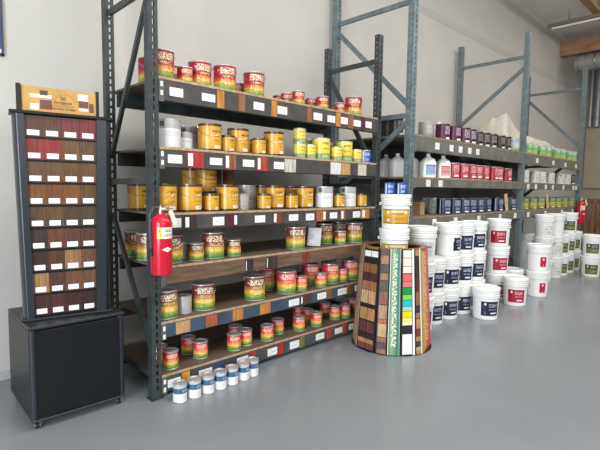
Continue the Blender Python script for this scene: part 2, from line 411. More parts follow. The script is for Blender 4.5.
for k, items in ROWA:
    z1 = S1Z[k]-.016; h = S1H[k]; zc = z1-h/2
    for it in items:
        pa, pb = it[0], it[1]
        ys = [sum(proj((x, R1F, zc))) for x in (2,)]
        # height of the fascia line at that place of the photo
        def xat(px):
            lo, hi = 1.3, 3.7
            for _ in range(40):
                md = (lo+hi)/2
                if proj((md, R1F-.004, zc))[0] < px: lo = md
                else: hi = md
            return lo
        xa, xb = max(xat(pa), bx0+.04), min(xat(pb), bx1-.004)
        if it[2] == W_: chip('label_card', xa, xb, R1F-.0045, zc-.030+random.uniform(-.004, .004), zc+.026+random.uniform(-.004, .004), CARD, beamsA[k])
        else:
            lo = zc-h/2+.004 if k not in (4,) else zc-h/2+.008
            s_ = chip('stain_sample', xa, xb, R1F-.005, lo, zc+h/2-.006, STAIN, beamsA[k], .006, it[2])
            if len(it) > 3:
                a2, b2 = max(xat(it[3]), xa+.002), min(xat(it[4]), xb)
                chip('label_strip', a2, b2, R1F-.0095, lo+.012, zc+h/2-.016, PAPER, beamsA[k], .002)
ROWB = {(0,0): [(434,439),(448,453),(458,462),(466,471),(474.5,479)], (1,0): [(535,538),(551,554),(563.6,566),(574,576.5)],
 (0,1): [(425,430),(437,442)], (1,1): [(526.3,529),(534,536.7),(544,546.5),(551,553.5),(561.6,564),(571.7,573.8),(574.6,576.5)],
 (0,2): [(431,436),(452,457),(475.6,480),(497,501),(512.6,516)], (1,2): [(526,529),(543,546),(559.7,562.5),(570.5,573)]}
for (bay, k), items in ROWB.items():
    zc = S2Z[k]-.018-S2H[k]/2
    for pa, pb in items:
        def xb_(px):
            lo, hi = 3.9, 9.9
            for _ in range(40):
                md = (lo+hi)/2
                if proj((md, R2F, zc))[0] < px: lo = md
                else: hi = md
            return lo
        xa, xb = xb_(pa), xb_(pb); wd = min(xb-xa, .085)
        if xb > R2X[bay+1]-.01: xb = R2X[bay+1]-.01
        chip('label_card', xb-wd, xb, R2F-.0045, zc-.036, zc+.036, CARD, beamsB[bay, k])

# ---------------------------------------------------------------- cans
def copy_thing(parts, loc, rz, label, cat, group=None, tilt=(0, 0)):
    """parts = (root, [(part, [sub-parts])]) -> linked copy"""
    root, kids = parts
    r = root.copy(); COL.objects.link(r); r.location = loc; r.rotation_euler = (tilt[0], tilt[1], rz)
    tag(r, label, cat, group)
    for p, subs in kids:
        c = p.copy(); c.parent = r; COL.objects.link(c)
        for s_ in subs:
            d = s_.copy(); d.parent = c; COL.objects.link(d)
    return r

GAL, QT = (.0825, .19), (.054, .124)
def can_proto(name, size, lab, rim=TIN, handle=False, top=0, tinlow=0):
    r, h = size
    root = empty(name, link=False); kids = []
    b = MB().lathe([(r-.0008, .005+tinlow), (r-.0008, h-.007-top)], 36, cap=False); kids.append((b.build('label', lab, None, link=False), []))
    ml = MB(); ml.lathe([(r-.004, .0), (r+.001, .001), (r+.0014, .005), (r-.0012, .007), (r-.0018, .008)], 36)
    ml.lathe([(r-.0016, .006), (r-.0016, h-.008)], 36, cap=False)
    ml.lathe([(r-.0012, h-.009), (r+.0014, h-.006), (r+.0012, h-.001), (r-.002, h), (r-.007, h-.001), (r-.0085, h-.006), (.0001, h-.006)], 36)
    kids.append((ml.build('tin_body', rim, None, link=False), []))
    ld = MB().lathe([(r-.0105, h-.0055), (r-.011, h-.001), (r-.0135, h), (r-.016, h-.001), (r-.018, h-.004), (.0001, h-.0035)], 32)
    kids.append((ld.build('lid', TIN, None, link=False), []))
    if handle:
        hd = MB()
        for s_ in (-1, 1): hd.lathe([(.0001, 0), (.009, 0), (.009, .004), (.0001, .005)], 10, (s_*(r+.0015), 0, h*.86))
        hd.tube([((r+.004)*sin(a), -(r*1.0+.004)*abs(cos(a))-.002, h*.86-.062*abs(cos(a))) for a in [radians(-90+10*i) for i in range(19)]], .0014, 5)
        # only the wire; kept close to the body
        kids.append((hd.build('bail_handle', STEEL, None, link=False), []))
    return root, kids

CRM, INKD = (.88, .80, .55), (.05, .03, .02)
def rainbow(name, top, mid, script=CRM, lo=1):
    return label_mat(name, [(0, (.03, .13, .03)), (.08*lo, (.08, .24, .05)), (.17*lo, (.36, .42, .06)), (.34*lo, (.74, .44, .05)), (.48*lo, mid), (.64*lo, top), (1, tuple(c*.8 for c in top))],
        [(.1, .75, .66, .92, script, 'script'), (.1, .7, .30, .46, (.88, .75, .25), 'grass'), (.15, .5, .50, .62, (.85, .65, .25), 'text'), (0, 3.1, .10, .30, (.02, .12, .03), 'grass'), (-.75, .15, .72, .84, (.85, .6, .6), 'splat'),
         (1.5, .5, .2, .6, (.85, .75, .4), 'text'), (.15, .4, .24, .32, (.75, .7, .3), 'text')], .28)
L_RA = rainbow('label_red_sunset', (.40, .014, .024), (.62, .10, .025), lo=.82)
L_RB = rainbow('label_amber_sunset', (.22, .045, .035), (.55, .22, .04))
L_RC = rainbow('label_pink_sunset', (.74, .035, .075), (.88, .20, .05))
L_GOLD = label_mat('label_gold', [(0, (.06, .025, .01)), (.05, (.06, .025, .01)), (.051, (.62, .30, .03)), (.5, (.70, .38, .04)), (.93, (.62, .32, .035)), (.931, (.10, .04, .015))],
    [(.55, .45, .68, .78, INKD, 'script'), (.45, .42, .50, .60, (.35, .12, .02), 'text'), (.5, .35, .34, .42, (.40, .10, .02), 'text'), (.62, .33, .07, .19, (.88, .85, .78), 'solid'), (.62, .25, .1, .16, (.3, .28, .25), 'text'),
     (-1.3, .45, .06, .925, (.50, .22, .03), 'solid'), (2.6, .9, .06, .925, (.30, .12, .02), 'solid')], .26)
L_YEL = label_mat('label_yellow', [(0, (.25, .32, .12)), (.26, (.20, .30, .10)), (.30, (.75, .60, .06)), (.8, (.80, .64, .08)), (1, (.82, .74, .25))],
    [(.35, .5, .72, .84, (.14, .12, .04), 'script'), (.35, .45, .46, .56, (.25, .2, .05), 'text'), (.35, .5, .06, .2, (.75, .78, .6), 'text'), (-1.2, .3, .35, .6, (.8, .78, .6), 'splat')], .3)
L_SILV = label_mat('label_white_silver', [(0, (.72, .72, .71)), (.68, (.76, .76, .76)), (.70, (.40, .40, .39)), (1, (.46, .46, .45))],
    [(.2, .6, .40, .60, (.45, .46, .52), 'text'), (-.6, .2, .76, .95, (.08, .08, .08), 'solid')], .3)
L_PLTIN = label_mat('label_plain_grey', [(0, (.48, .47, .45)), (1, (.52, .51, .49))], [(.2, .3, .3, .8, (.62, .6, .56), 'solid'), (.2, .22, .35, .75, (.35, .33, .3), 'text')], .3, .4)
L_BLUE = label_mat('label_blue', [(0, (.02, .07, .32)), (1, (.03, .09, .38))], [(.3, .5, .55, .85, (.75, .8, .9), 'text'), (.3, .4, .15, .4, (.6, .7, .85), 'text'), (-.55, .16, .0, 1, (.7, .75, .85), 'solid')], .3)
L_FLR = label_mat('label_white_blue_band', [(0, (.78, .78, .77)), (.48, (.80, .80, .79)), (.50, (.05, .13, .24)), (.80, (.05, .13, .24)), (.82, (.55, .56, .57))],
    [(.25, .5, .58, .74, (.55, .65, .78), 'text'), (.25, .5, .12, .40, (.62, .62, .62), 'text')], .3, constant=True)
L_PURP = label_mat('label_purple', [(0, (.075, .008, .04)), (1, (.06, .008, .04))], [(.55, .5, .35, .9, (.72, .60, .66), 'text'), (.6, .4, .05, .18, (.85, .84, .8), 'solid')], .35)
L_BLK = label_mat('label_black', [(0, (.018, .010, .010)), (1, (.022, .012, .013))], [(.55, .5, .35, .9, (.42, .36, .34), 'text'), (.6, .4, .05, .17, (.8, .78, .74), 'solid')], .35)
L_GRY = label_mat('label_grey', [(0, (.27, .26, .25)), (1, (.36, .35, .33))], [(.4, .5, .3, .85, (.62, .6, .56), 'text')], .4)
L_GRN = label_mat('label_green', [(0, (.42, .42, .10)), (.25, (.30, .40, .10)), (.6, (.12, .32, .10)), (1, (.40, .52, .34))], [(.5, .5, .55, .9, (.75, .8, .6), 'text'), (.5, .5, .2, .45, (.62, .66, .4), 'splat'), (-.6, .3, .2, .9, (.04, .16, .05), 'splat')], .4)
L_SKY = label_mat('label_lilac_green', [(0, (.12, .22, .06)), (.35, (.40, .50, .30)), (.6, (.45, .47, .60)), (1, (.34, .36, .52))], [(.5, .5, .25, .6, (.75, .78, .7), 'splat')], .4)
L_RED = label_mat('label_red', [(0, (.40, .006, .022)), (1, (.42, .008, .026))], [(.55, .5, .45, .92, (.85, .70, .72), 'text'), (.6, .42, .12, .24, (.88, .82, .80), 'solid'), (.55, .4, .28, .4, (.8, .55, .58), 'text')], .33)
L_WHT = label_mat('label_white_spatter', [(0, (.66, .65, .62)), (1, (.72, .71, .68))], [(0, 3.1, .1, .95, (.16, .15, .15), 'splat'), (.4, .4, .3, .7, (.4, .4, .42), 'text')], .4)
L_NAVY = label_mat('label_navy', [(0, (.008, .013, .05)), (1, (.009, .015, .06))], [(.55, .5, .50, .92, (.55, .62, .75), 'text'), (.55, .4, .25, .42, (.45, .52, .7), 'text'), (.6, .4, .06, .16, (.82, .82, .82), 'solid'), (-.6, .06, 0, 1, (.6, .62, .65), 'solid')], .33)
L_OLV = label_mat('label_olive', [(0, (.20, .18, .03)), (.55, (.36, .34, .04)), (.6, (.10, .16, .06)), (1, (.13, .22, .10))], [(.5, .5, .62, .95, (.45, .55, .35), 'text'), (.5, .5, .2, .55, (.60, .56, .12), 'text'), (.6, .4, .05, .14, (.75, .74, .6), 'solid')], .4)

G, Q = 'gallon', 'quart'
PROTO = {}
LAB = {'red': (L_RA, 'red to green sunset-label'), 'amber': (L_RB, 'amber to green sunset-label'), 'pink': (L_RC, 'bright red to green sunset-label'), 'gold': (L_GOLD, 'gold'),
       'yellow': (L_YEL, 'yellow and green'), 'silver': (L_SILV, 'white and silver'), 'plain': (L_PLTIN, 'plain grey metal'), 'blue': (L_BLUE, 'blue'), 'floor': (L_FLR, 'white and blue-banded'),
       'purple': (L_PURP, 'purple'), 'black': (L_BLK, 'black'), 'grey': (L_GRY, 'grey'), 'green': (L_GRN, 'green'), 'sky': (L_SKY, 'lilac and green'), 'crimson': (L_RED, 'crimson red'),
       'white': (L_WHT, 'paint-spattered white'), 'navy': (L_NAVY, 'navy blue'), 'olive': (L_OLV, 'olive green')}
def proto(kind, sz):
    if (kind, sz) not in PROTO:
        rim = TIN_DARK if kind in ('gold', 'black', 'purple', 'navy', 'olive') else TIN
        PROTO[kind, sz] = can_proto('paint_can', GAL if sz == G else QT, LAB[kind][0], rim, handle=(sz == G and kind in ('gold', 'red', 'amber', 'pink')))
    return PROTO[kind, sz]

def edge_x(px, py, Y, r, side):
    """X of a round thing centred at depth Y whose left (L) / right (R) outline or middle (C) falls at a photo column"""
    d = ray(px, py); ph = atan2(d.x, d.y)
    off = {'L': r, 'R': -r, 'C': 0}[side]
    return (Y*sin(ph)+off)/cos(ph)
ORD = ['first', 'second', 'third', 'fourth', 'fifth', 'sixth', 'seventh', 'eighth', 'ninth', 'tenth', 'eleventh']
CANS = []   # kind,size,X,Y,Z,shelf phrase
def can(shelf, zs, phrase, kind, sz, side, px, py, Y, dz=0, note=None):
    r, h = GAL if sz == G else QT
    CANS.append(dict(kind=kind, sz=sz, x=edge_x(px, py, Y, r, side), y=Y, z=zs+.0006+dz*(.1246), shelf=shelf, phrase=phrase, r=r, h=h, note=note))
F1 = R1F
PH_A = ['top shelf', 'second shelf', 'third shelf', 'fourth shelf', 'fifth shelf', 'bottom shelf']
def rowA(k, items):
    for it in items: can('A%d' % k, S1Z[k], 'the dark rack\'s '+PH_A[k], *it)
fg, fq = F1+.10, F1+.072      # front row centre depth for gallons / quarts
rowA(0, [('red',G,'L',138,70,F1+.36), ('red',G,'R',174.3,60,F1+.13), ('red',G,'R',179.5,60,F1+.36), ('red',Q,'R',193,70,F1+.15), ('red',G,'R',211.7,70,F1+.14), ('red',G,'R',236,75,F1+.14), ('red',Q,'R',244,83,F1+.25), ('red',G,'R',264.5,82,F1+.14),
  ('red',Q,'R',276,96,F1+.42), ('red',Q,'R',285,96,F1+.36), ('red',Q,'R',293,95,F1+.27), ('red',Q,'R',304.6,95,F1+.13), ('red',Q,'R',309.5,100,F1+.36), ('red',Q,'R',317,100,F1+.26), ('red',Q,'R',328.5,100,F1+.13),
  ('red',Q,'L',334,106,F1+.22), ('red',G,'R',362,104,F1+.14), ('red',Q,'R',373,108,F1+.09)])
rowA(1, [('silver',G,'R',181,132,F1+.13), ('silver',Q,'R',192.8,139,F1+.13), ('silver',G,'R',198,136,F1+.34), ('gold',G,'R',221.5,136,fg), ('gold',Q,'R',235,143,fq), ('gold',G,'R',249,140,fg), ('gold',Q,'R',255.5,145,F1+.20), ('gold',Q,'R',266,147,fq), ('gold',G,'R',284,144,fg),
  ('yellow',Q,'L',293,150,F1+.10), ('yellow',Q,'L',293,138,F1+.10,1,'stacked'), ('yellow',Q,'R',316,153,fq), ('yellow',G,'R',316,144,F1+.30), ('yellow',G,'R',330,150,fg), ('yellow',G,'R',335,146,F1+.31), ('yellow',Q,'R',342.3,154,fq), ('yellow',G,'R',352.5,151,F1+.14), ('yellow',Q,'R',362,156,fq), ('blue',Q,'R',371,157,fq)])
rowA(2, [('gold',G,'L',123.5,197,F1+.47), ('gold',G,'R',177,197,F1+.10), ('gold',G,'R',202,198,fg), ('gold',Q,'C',193,203,F1+.47,0,'support'), ('gold',G,'C',193,190,F1+.47,1,'stacked'), ('gold',Q,'C',206,203,F1+.28,0,'support'), ('gold',G,'C',206,190,F1+.28,1,'stacked'), ('gold',Q,'R',219,203,fq), ('gold',G,'R',238.5,198,fg), ('plain',G,'R',256,198,F1+.29),
  ('plain',Q,'R',249,200,fq), ('gold',G,'R',271.5,198,F1+.26), ('gold',Q,'R',271,203,fq), ('gold',G,'R',284.3,198,F1+.14), ('gold',G,'R',300,198,F1+.30), ('gold',Q,'R',298,203,fq), ('gold',G,'R',313.3,198,F1+.13), ('gold',G,'R',319,198,F1+.31), ('silver',G,'R',333,198,fg), ('gold',Q,'R',344.6,202,fq), ('silver',G,'R',356,198,F1+.12), ('gold',Q,'R',367,201,fq)])
rowA(3, [('amber',G,'R',138.5,247,F1+.54), ('amber',G,'R',149,247,F1+.34), ('amber',G,'R',183,245,F1+.13), ('plain',Q,'R',189,253,F1+.17), ('amber',Q,'R',204,253,fq+.01), ('amber',G,'R',224,246,F1+.12), ('amber',Q,'R',228.5,250,F1+.24), ('amber',Q,'R',241,249,F1+.10),
  ('amber',G,'R',305,238,fg), ('amber',G,'R',333,237,F1+.21), ('amber',Q,'R',346,239,fq), ('amber',G,'R',347,230,F1+.30), ('amber',G,'R',362,234,fg)])
rowA(4, [('amber',G,'R',178,304,fg), ('plain',Q,'R',192,306,fq+.01), ('amber',G,'R',215,298,fg+.02), ('amber',G,'R',265,287,fg), ('pink',G,'R',276,280,F1+.31), ('pink',G,'R',296,282,fg), ('pink',Q,'R',307,284,fq), ('pink',G,'R',319,277,F1+.15), ('pink',Q,'R',326.7,279,fq), ('pink',G,'R',338.7,274,F1+.13), ('pink',Q,'R',348,275,fq), ('pink',G,'R',358.5,270,fg)])
rowA(5, [('pink',Q,'R',167.5,360,F1+.23), ('pink',Q,'R',178.5,360,F1+.09), ('pink',Q,'R',195.5,348,F1+.26), ('pink',Q,'R',208,352,F1+.12), ('pink',Q,'R',241,343,F1+.09), ('pink',Q,'R',242,334,F1+.25), ('pink',Q,'R',252,340,F1+.12), ('pink',Q,'R',273.6,334,F1+.09), ('pink',Q,'R',284,331,F1+.16),
  ('pink',Q,'R',305,324,F1+.10), ('pink',Q,'R',304.5,313,F1+.30), ('pink',Q,'R',313,317,F1+.22), ('pink',Q,'R',322,319,F1+.09), ('pink',Q,'R',330.5,312,F1+.28), ('pink',Q,'R',340.3,314,F1+.12), ('pink',Q,'R',350.7,312,F1+.08), ('pink',Q,'R',357.5,307,F1+.20)])
PH_B = {(0,0): 'the blue-grey rack\'s top left shelf', (0,1): 'the blue-grey rack\'s middle left shelf', (0,2): 'the blue-grey rack\'s lower left shelf', (1,0): 'the blue-grey rack\'s top right shelf', (1,1): 'the blue-grey rack\'s middle right shelf', (1,2): 'the blue-grey rack\'s lower right shelf'}
def rowB(bay, k, items):
    for it in items: can('B%d%d' % (bay, k), S2Z[k], PH_B[bay, k], *it)
F2 = R2F; f2 = F2+.11
rowB(0, 0, [('black',G,'R',391,138,F2+.40), ('black',G,'R',403,138,F2+.30), ('grey',G,'L',419.5,134,F2+.20), ('grey',G,'R',433,134,F2+.20),
  ('purple',G,'R',450,134,f2), ('purple',G,'R',461,135,f2), ('purple',G,'R',470.5,136,f2), ('purple',G,'R',476.5,137,f2), ('black',G,'R',483,140,F2+.16), ('black',G,'R',490.5,140,f2), ('black',G,'R',497.5,141,f2), ('black',G,'R',505.5,142,f2), ('black',G,'R',511.5,142,f2), ('sky',G,'R',519.8,144,f2)])
rowB(0, 1, [('crimson',G,'R',460,170,f2), ('crimson',G,'R',469,170,f2), ('crimson',G,'R',477,171,f2), ('crimson',G,'R',483,171,f2), ('crimson',G,'R',489.5,171,f2), ('crimson',G,'R',499,172,f2), ('crimson',G,'R',503.5,172,f2), ('crimson',G,'R',512,173,F2+.15), ('crimson',G,'R',518.5,174,f2)])
rowB(0, 2, [('white',G,'R',436,205,F2+.30), ('white',G,'R',442,205,F2+.22), ('navy',G,'R',451,203,f2), ('navy',G,'R',461,203,f2), ('navy',G,'R',470,202,f2), ('navy',G,'R',477,202,f2), ('navy',G,'R',484,201,f2), ('navy',G,'R',491.5,201,f2), ('navy',G,'R',503.5,200,f2), ('navy',G,'R',516.5,200,f2)])
rowB(1, 0, [('green',G,'R',533,150,F2+.16), ('green',G,'R',538,150,f2), ('green',G,'R',546.5,150,F2+.16), ('green',G,'R',552,150,f2), ('green',G,'R',561,152,F2+.15), ('green',G,'R',566.5,153,f2), ('green',G,'R',573,155,F2+.14), ('green',G,'R',577,155,f2)])
rowB(1, 1, [('white',G,'R',529.5,176,f2), ('white',G,'R',540.5,176,F2+.12), ('white',G,'R',546.5,176,f2), ('white',G,'R',555,177,F2+.13), ('white',G,'R',565,177,F2+.12), ('white',G,'R',571,178,f2), ('black',G,'R',575.5,178,f2)])
rowB(1, 2, [('olive',G,'R',529,199,f2), ('olive',G,'R',537.5,198,f2), ('olive',G,'R',545,198,f2), ('olive',G,'R',556,198,f2), ('olive',G,'R',562,197,f2), ('olive',G,'R',568,197,f2), ('olive',G,'R',574.5,197,f2)])
# keep neighbours on a shelf apart: the rear one of an overlapping pair slides back along its own sight line
def clamp(c):
    if c['shelf'][0] == 'A': c['x'] = min(max(c['x'], bx0+c['r']), bx1-c['r']-.003)
    else:
        bay = int(c['shelf'][1]); c['x'] = min(max(c['x'], R2X[bay]+.085+c['r']), R2X[bay+1]-.005-c['r'])
for c in CANS: clamp(c)
for _ in range(300):
    moved = False
    for i, a in enumerate(CANS):
        for b in CANS[i+1:]:
            if a['shelf'] != b['shelf'] or 'stacked' in (a['note'], b['note']): continue
            gap = a['r']+b['r']+.012-hypot(a['x']-b['x'], a['y']-b['y'])
            if gap > 0:
                rear = a if hypot(a['x'], a['y']) > hypot(b['x'], b['y']) else b; other = b if rear is a else a
                lim = R1R-.02-rear['r'] if a['shelf'][0] == 'A' else R2R-.15
                s_ = 1+.01/hypot(rear['x'], rear['y'])
                if rear['y']*s_ < lim: rear['x'] *= s_; rear['y'] *= s_
                else: other['x'] -= .006*(1 if rear['x'] > other['x'] else -1)
                clamp(a); clamp(b)
                moved = True
    if not moved: break
STK = [c for c in CANS if c['note'] == 'stacked']
for s_ in STK:
    base = min((c for c in CANS if c['shelf'] == s_['shelf'] and c['note'] != 'stacked' and c['sz'] == Q and c['kind'] == s_['kind']), key=lambda c: hypot(c['x']-s_['x'], c['y']-s_['y']))
    s_['x'], s_['y'] = base['x'], base['y']
grp = {}
for c in CANS: c['px'] = proj((c['x'], c['y'], c['z']+c['h']/2))[0]; grp.setdefault((c['shelf'], c['kind'], c['sz'], c['note']), []).append(c)
for key, L_ in grp.items():
    L_.sort(key=lambda c: c['px']); n = len(L_); look = LAB[key[1]][1]
    for i, c in enumerate(L_):
        if c['note'] == 'stacked': lb = ('%s %s can stacked %son %s' % (look, key[2], 'on a quart, %s, ' % ('left' if i == 0 else 'right') if n > 1 else 'on another ', c['phrase'])).replace(', on', ' on')
        elif c['note'] == 'support': lb = 'gold quart can beneath a stacked gold gallon, %s one on %s' % ('left' if i == 0 else 'right', c['phrase'])
        elif n == 1: lb = 'only %s %s can on %s' % (look, key[2], c['phrase'])
        else: lb = '%s %s %s can from left on %s' % ('leftmost' if i == 0 else ('last' if i == n-1 and n > 2 else ORD[i]) if i < 11 or i == n-1 else '%dth' % (i+1), look, key[2], c['phrase'])
        if i == 0 and n > 1: lb = lb.replace(' from left', '')
        faced = -atan2(c['x'], c['y'])+random.uniform(.05, .4)
        copy_thing(proto(c['kind'], c['sz']), (c['x'], c['y'], c['z']), faced, lb, 'can', '%s %s cans on %s' % (look, key[2], c['phrase']))

# the row of cans on the floor in front of the dark rack
fp = can_proto('paint_can', (.0460, .124), L_FLR, TIN)
for i, (px, b) in enumerate([(180,404),(194,399.5),(207,395),(219,391),(230.5,386.5),(241.5,382),(250.5,378)]):
    p = at(px, b, Z=0); q = p.xy*(1+.050/p.xy.length); q.x += .003*i
    copy_thing(fp, (q.x, q.y, .0005), .1, ('nearest white and blue-banded can at the left end of the floor row' if i == 0 else '%s white and blue-banded can from left in the floor row' % ORD[i]) if i < 6 else 'farthest white and blue-banded can at the right end of the floor row', 'can', 'white and blue cans standing on the floor')

# ---------------------------------------------------------------- jugs, boxes and odd things on the shelves
def jug_proto(lab):
    root = empty('plastic_jug', link=False); kids = []
    # oblong bottle: rounded-rectangle rings stacked up to a sloping shoulder and neck
    def ring(hx, hy, cx, z, n=24):
        out = []
        for k in range(n):
            a = 2*pi*k/n; c_, s_ = cos(a), sin(a); e = .45
            out.append((cx+hx*math.copysign(abs(c_)**e, c_), hy*math.copysign(abs(s_)**e, s_), z))
        return out
    prof = [(.050,.080,0,.0),(.055,.086,0,.006),(.055,.086,0,.165),(.053,.083,0,.18),(.044,.064,0,.205),(.030,.034,0,.228),(.021,.021,0,.238),(.020,.020,0,.262)]
    vs = []; fs = []; n = 24
    for hx, hy, cx, z in prof: vs += ring(hx, hy, cx, z) if z < .23 else [(cx+hx*cos(2*pi*k/n), hy*sin(2*pi*k/n), z) for k in range(n)]
    for i in range(len(prof)-1):
        for k in range(n): fs.append((i*n+k, i*n+(k+1) % n, (i+1)*n+(k+1) % n, (i+1)*n+k))
    fs += [list(range(n))[::-1], [(len(prof)-1)*n+k for k in range(n)]]
    M = Matrix.Rotation(pi/2, 4, 'Z')
    vs = [M @ Vector(v) for v in vs]
    mb = MB().add(vs, fs); mb.tube([(.058, 0, .212), (.078, 0, .205), (.092, 0, .175), (.090, 0, .120), (.078, 0, .095)], .011, 8)
    kids.append((mb.build('bottle', WHITE_PL, None, link=False), []))
    kids.append((MB().lathe([(.024, .245), (.024, .268), (.021, .271), (.0001, .271)], 20).build('cap', WHITE_PL, None, link=False), []))
    if lab:
        kids.append((MB().bbox(-.06, .062, -.0575, -.0545, .03, .145, .001).build('label', lab, None, link=False), []))
    return root, kids
def flat_label(name, c, marks): return label_mat(name, [(0, c), (1, c)], marks, .4)
J_BLUE = label_mat('jug_label_blue', [(0, (.55, .62, .72)), (.4, (.25, .38, .55)), (1, (.05, .11, .25))], [(0, 1.2, .5, .9, (.6, .66, .75), 'text'), (0, 1, .1, .4, (.2, .3, .5), 'text')], .4)
J_RED = label_mat('jug_label_red', [(0, (.75, .50, .50)), (.5, (.60, .15, .17)), (1, (.55, .04, .08))], [(0, 1.2, .5, .9, (.8, .6, .6), 'text')], .4)
for px, py, Y, lab, lb in [(386,165,F2+.56,None,'leftmost unlabelled white jug behind the blue-grey rack post on its middle shelf'), (397.5,165,F2+.38,None,'second unlabelled white jug just left of the blue-grey rack post'), (412,165,F2+.30,None,'white jug just right of the blue-grey rack post'),
        (428,165,F2+.12,J_BLUE,'white jug with a blue label beside a red-labelled jug'), (443,165,F2+.12,J_RED,'white jug with a red label beside the crimson red cans')]:
    x = edge_x(px, py, Y, 0, 'C')
    copy_thing(jug_proto(lab), (x, Y, S2Z[1]+.0006), -.45 if lab else -.3, lb, 'jug', 'white jugs on the blue-grey rack')
x = edge_x(438.5, 133, F2+.36, 0, 'C')
copy_thing(jug_proto(J_BLUE if False else None), (x, F2+.36, S2Z[0]+.0006), -.3, 'pale jug left of the purple cans on the blue-grey rack top shelf', 'jug')
CARDB = mat('cardboard', (.40, .25, .13), .75, noise=.12, nscale=20)
def carton(name, label, cat, x, y, z, w_, d, h, rz, mt, flapmat=None):
    t = empty(name, (x, y, z+.0006), rz); tag(t, label, cat)
    MB().bbox(-w_/2, w_/2, -d/2, d/2, 0, h, .003).build('box_body', mt, t)
    MB().box(-w_/2+.002, w_/2-.002, -.024, .024, h, h+.0015).build('tape_strip', flapmat or mat('packing_tape', (.55, .40, .22), .3), t)
    return t
x = edge_x(418, 205, F2+.2, 0, 'C'); carton('carton', 'small brown carton at the left end of the blue-grey rack lower shelf', 'box', x, F2+.2, S2Z[2], .09, .12, .15, 0, CARDB)
# rust coloured carton standing behind the gold cans
RUST = mat('rust_print_board', (.24, .085, .03), .7, noise=.45, nscale=60)
t = carton('carton', 'rust brown printed carton standing upright behind the gold cans on third shelf', 'box', edge_x(224, 170, F1+.44, 0, 'C'), F1+.44, S1Z[2], .15, .10, .36, -.35, RUST)
MB().box(-.034, -.026, -.0515, -.0503, .0, .36).build('pale_edge_strip', PAPER, t)
# white card carton tilted among the amber cans
t = empty('white_carton', (edge_x(314, 240, F1+.11, 0, 'C'), F1+.13, S1Z[3]+.006), -.55); t.rotation_euler = (0, radians(4), -.55)
tag(t, 'tilted white and grey carton between amber cans on the fourth shelf', 'box')
MB().bbox(-.062, .062, -.05, .05, 0, .165, .003).build('box_body', mat('grey_white_board', (.55, .54, .56), .55), t)
MB().box(-.05, .0, -.0515, -.0498, .02, .14).build('printed_panel', label_mat('carton_print', [(0, (.62, .61, .63)), (1, (.66, .65, .68))], [(-.6, .7, .3, .75, (.2, .2, .24), 'text')], .5), t)
# dark lidded tub behind it
t = empty('dark_tub', (edge_x(326, 228, F1+.49, 0, 'C'), F1+.49, S1Z[3]+.0006)); tag(t, 'black domed-lid tub at the back behind the tilted white carton', 'tub')
MB().lathe([(.095, 0), (.105, .20), (.108, .205)], 30).build('tub_body', RUBBER, t); MB().lathe([(.112, .205), (.112, .222), (.10, .236), (.06, .246), (.0001, .248)], 30).build('lid', mat('navy_lid', (.02, .022, .05), .35), t)
# pairs of wooden stir-stick samples leaning on the cans
def stick(px0, py0, bay, label):
    zs = S2Z[2]; t = empty('sample_board', (edge_x(px0, py0, F2+.015, 0, 'C'), F2+.016, zs+.0075)); t.rotation_euler = (radians(-4), radians(-7), 0); tag(t, label, 'board')
    MB().bbox(-.045, .045, -.006, .006, 0, .24, .002).build('wood_panel', mat('pale_pine', (.55, .39, .22), .6, noise=.15, nscale=12, stretch=(5, 5, .5)), t)
    MB().box(-.043, .043, -.008, -.006, .112, .120).build('dark_band', INK, t)
stick(507.5, 200, 0, 'pale wooden sample board leaning on navy cans of the lower shelf')
stick(548.5, 198, 1, 'pale wooden sample board leaning on olive cans of the lower shelf')

# crumpled sheeting bundle on top of the second bay
mb = MB(); nx, ny = 60, 16; vs = []; fs = []
def hump(u, v):
    e = min(1, (u/.04))*min(1, (1-u)/.05)*min(1, v/.12)*min(1, (1-v)/.12)
    base = .30*math.exp(-(u/.24)**2)*(1-.75*v**1.6)+.36-.05*u
    return max(.01, (base+.025*sin(u*13+v*9)*sin(v*7+u*5)+.012*sin(v*26+u*8))*e**.4)
for i in range(nx+1):
    for j in range(ny+1):
        u, v = i/nx, j/ny
        vs.append((7.25+2.60*u, 2.90+.56*v+.02*sin(u*9), S2Z[0]+.002+hump(u, v)))
n0 = len(vs)
for i in range(nx+1):
    for j in range(ny+1):
        u, v = i/nx, j/ny; vs.append((7.25+2.60*u, 2.90+.56*v+.02*sin(u*9), S2Z[0]+.001))
W2 = ny+1
for i in range(nx):
    for j in range(ny):
        a = i*W2+j; fs.append((a, a+W2, a+W2+1, a+1)); fs.append((n0+a, n0+a+1, n0+a+W2+1, n0+a+W2))
for i in range(nx):
    for j in (0, ny): a = i*W2+j; fs.append((a, a+W2, n0+a+W2, n0+a))
for j in range(ny):
    for i in (0, nx): a = i*W2+j; fs.append((a, a+1, n0+a+1, n0+a))
tag(mb.add(vs, fs).build('sheeting_bundle', mat('beige_sheeting', (.68, .62, .52), .55, noise=.08, nscale=8, bump=.3, bscale=14), None, 60), 'crumpled beige plastic sheeting bundle on top of the blue-grey rack', 'sheeting')

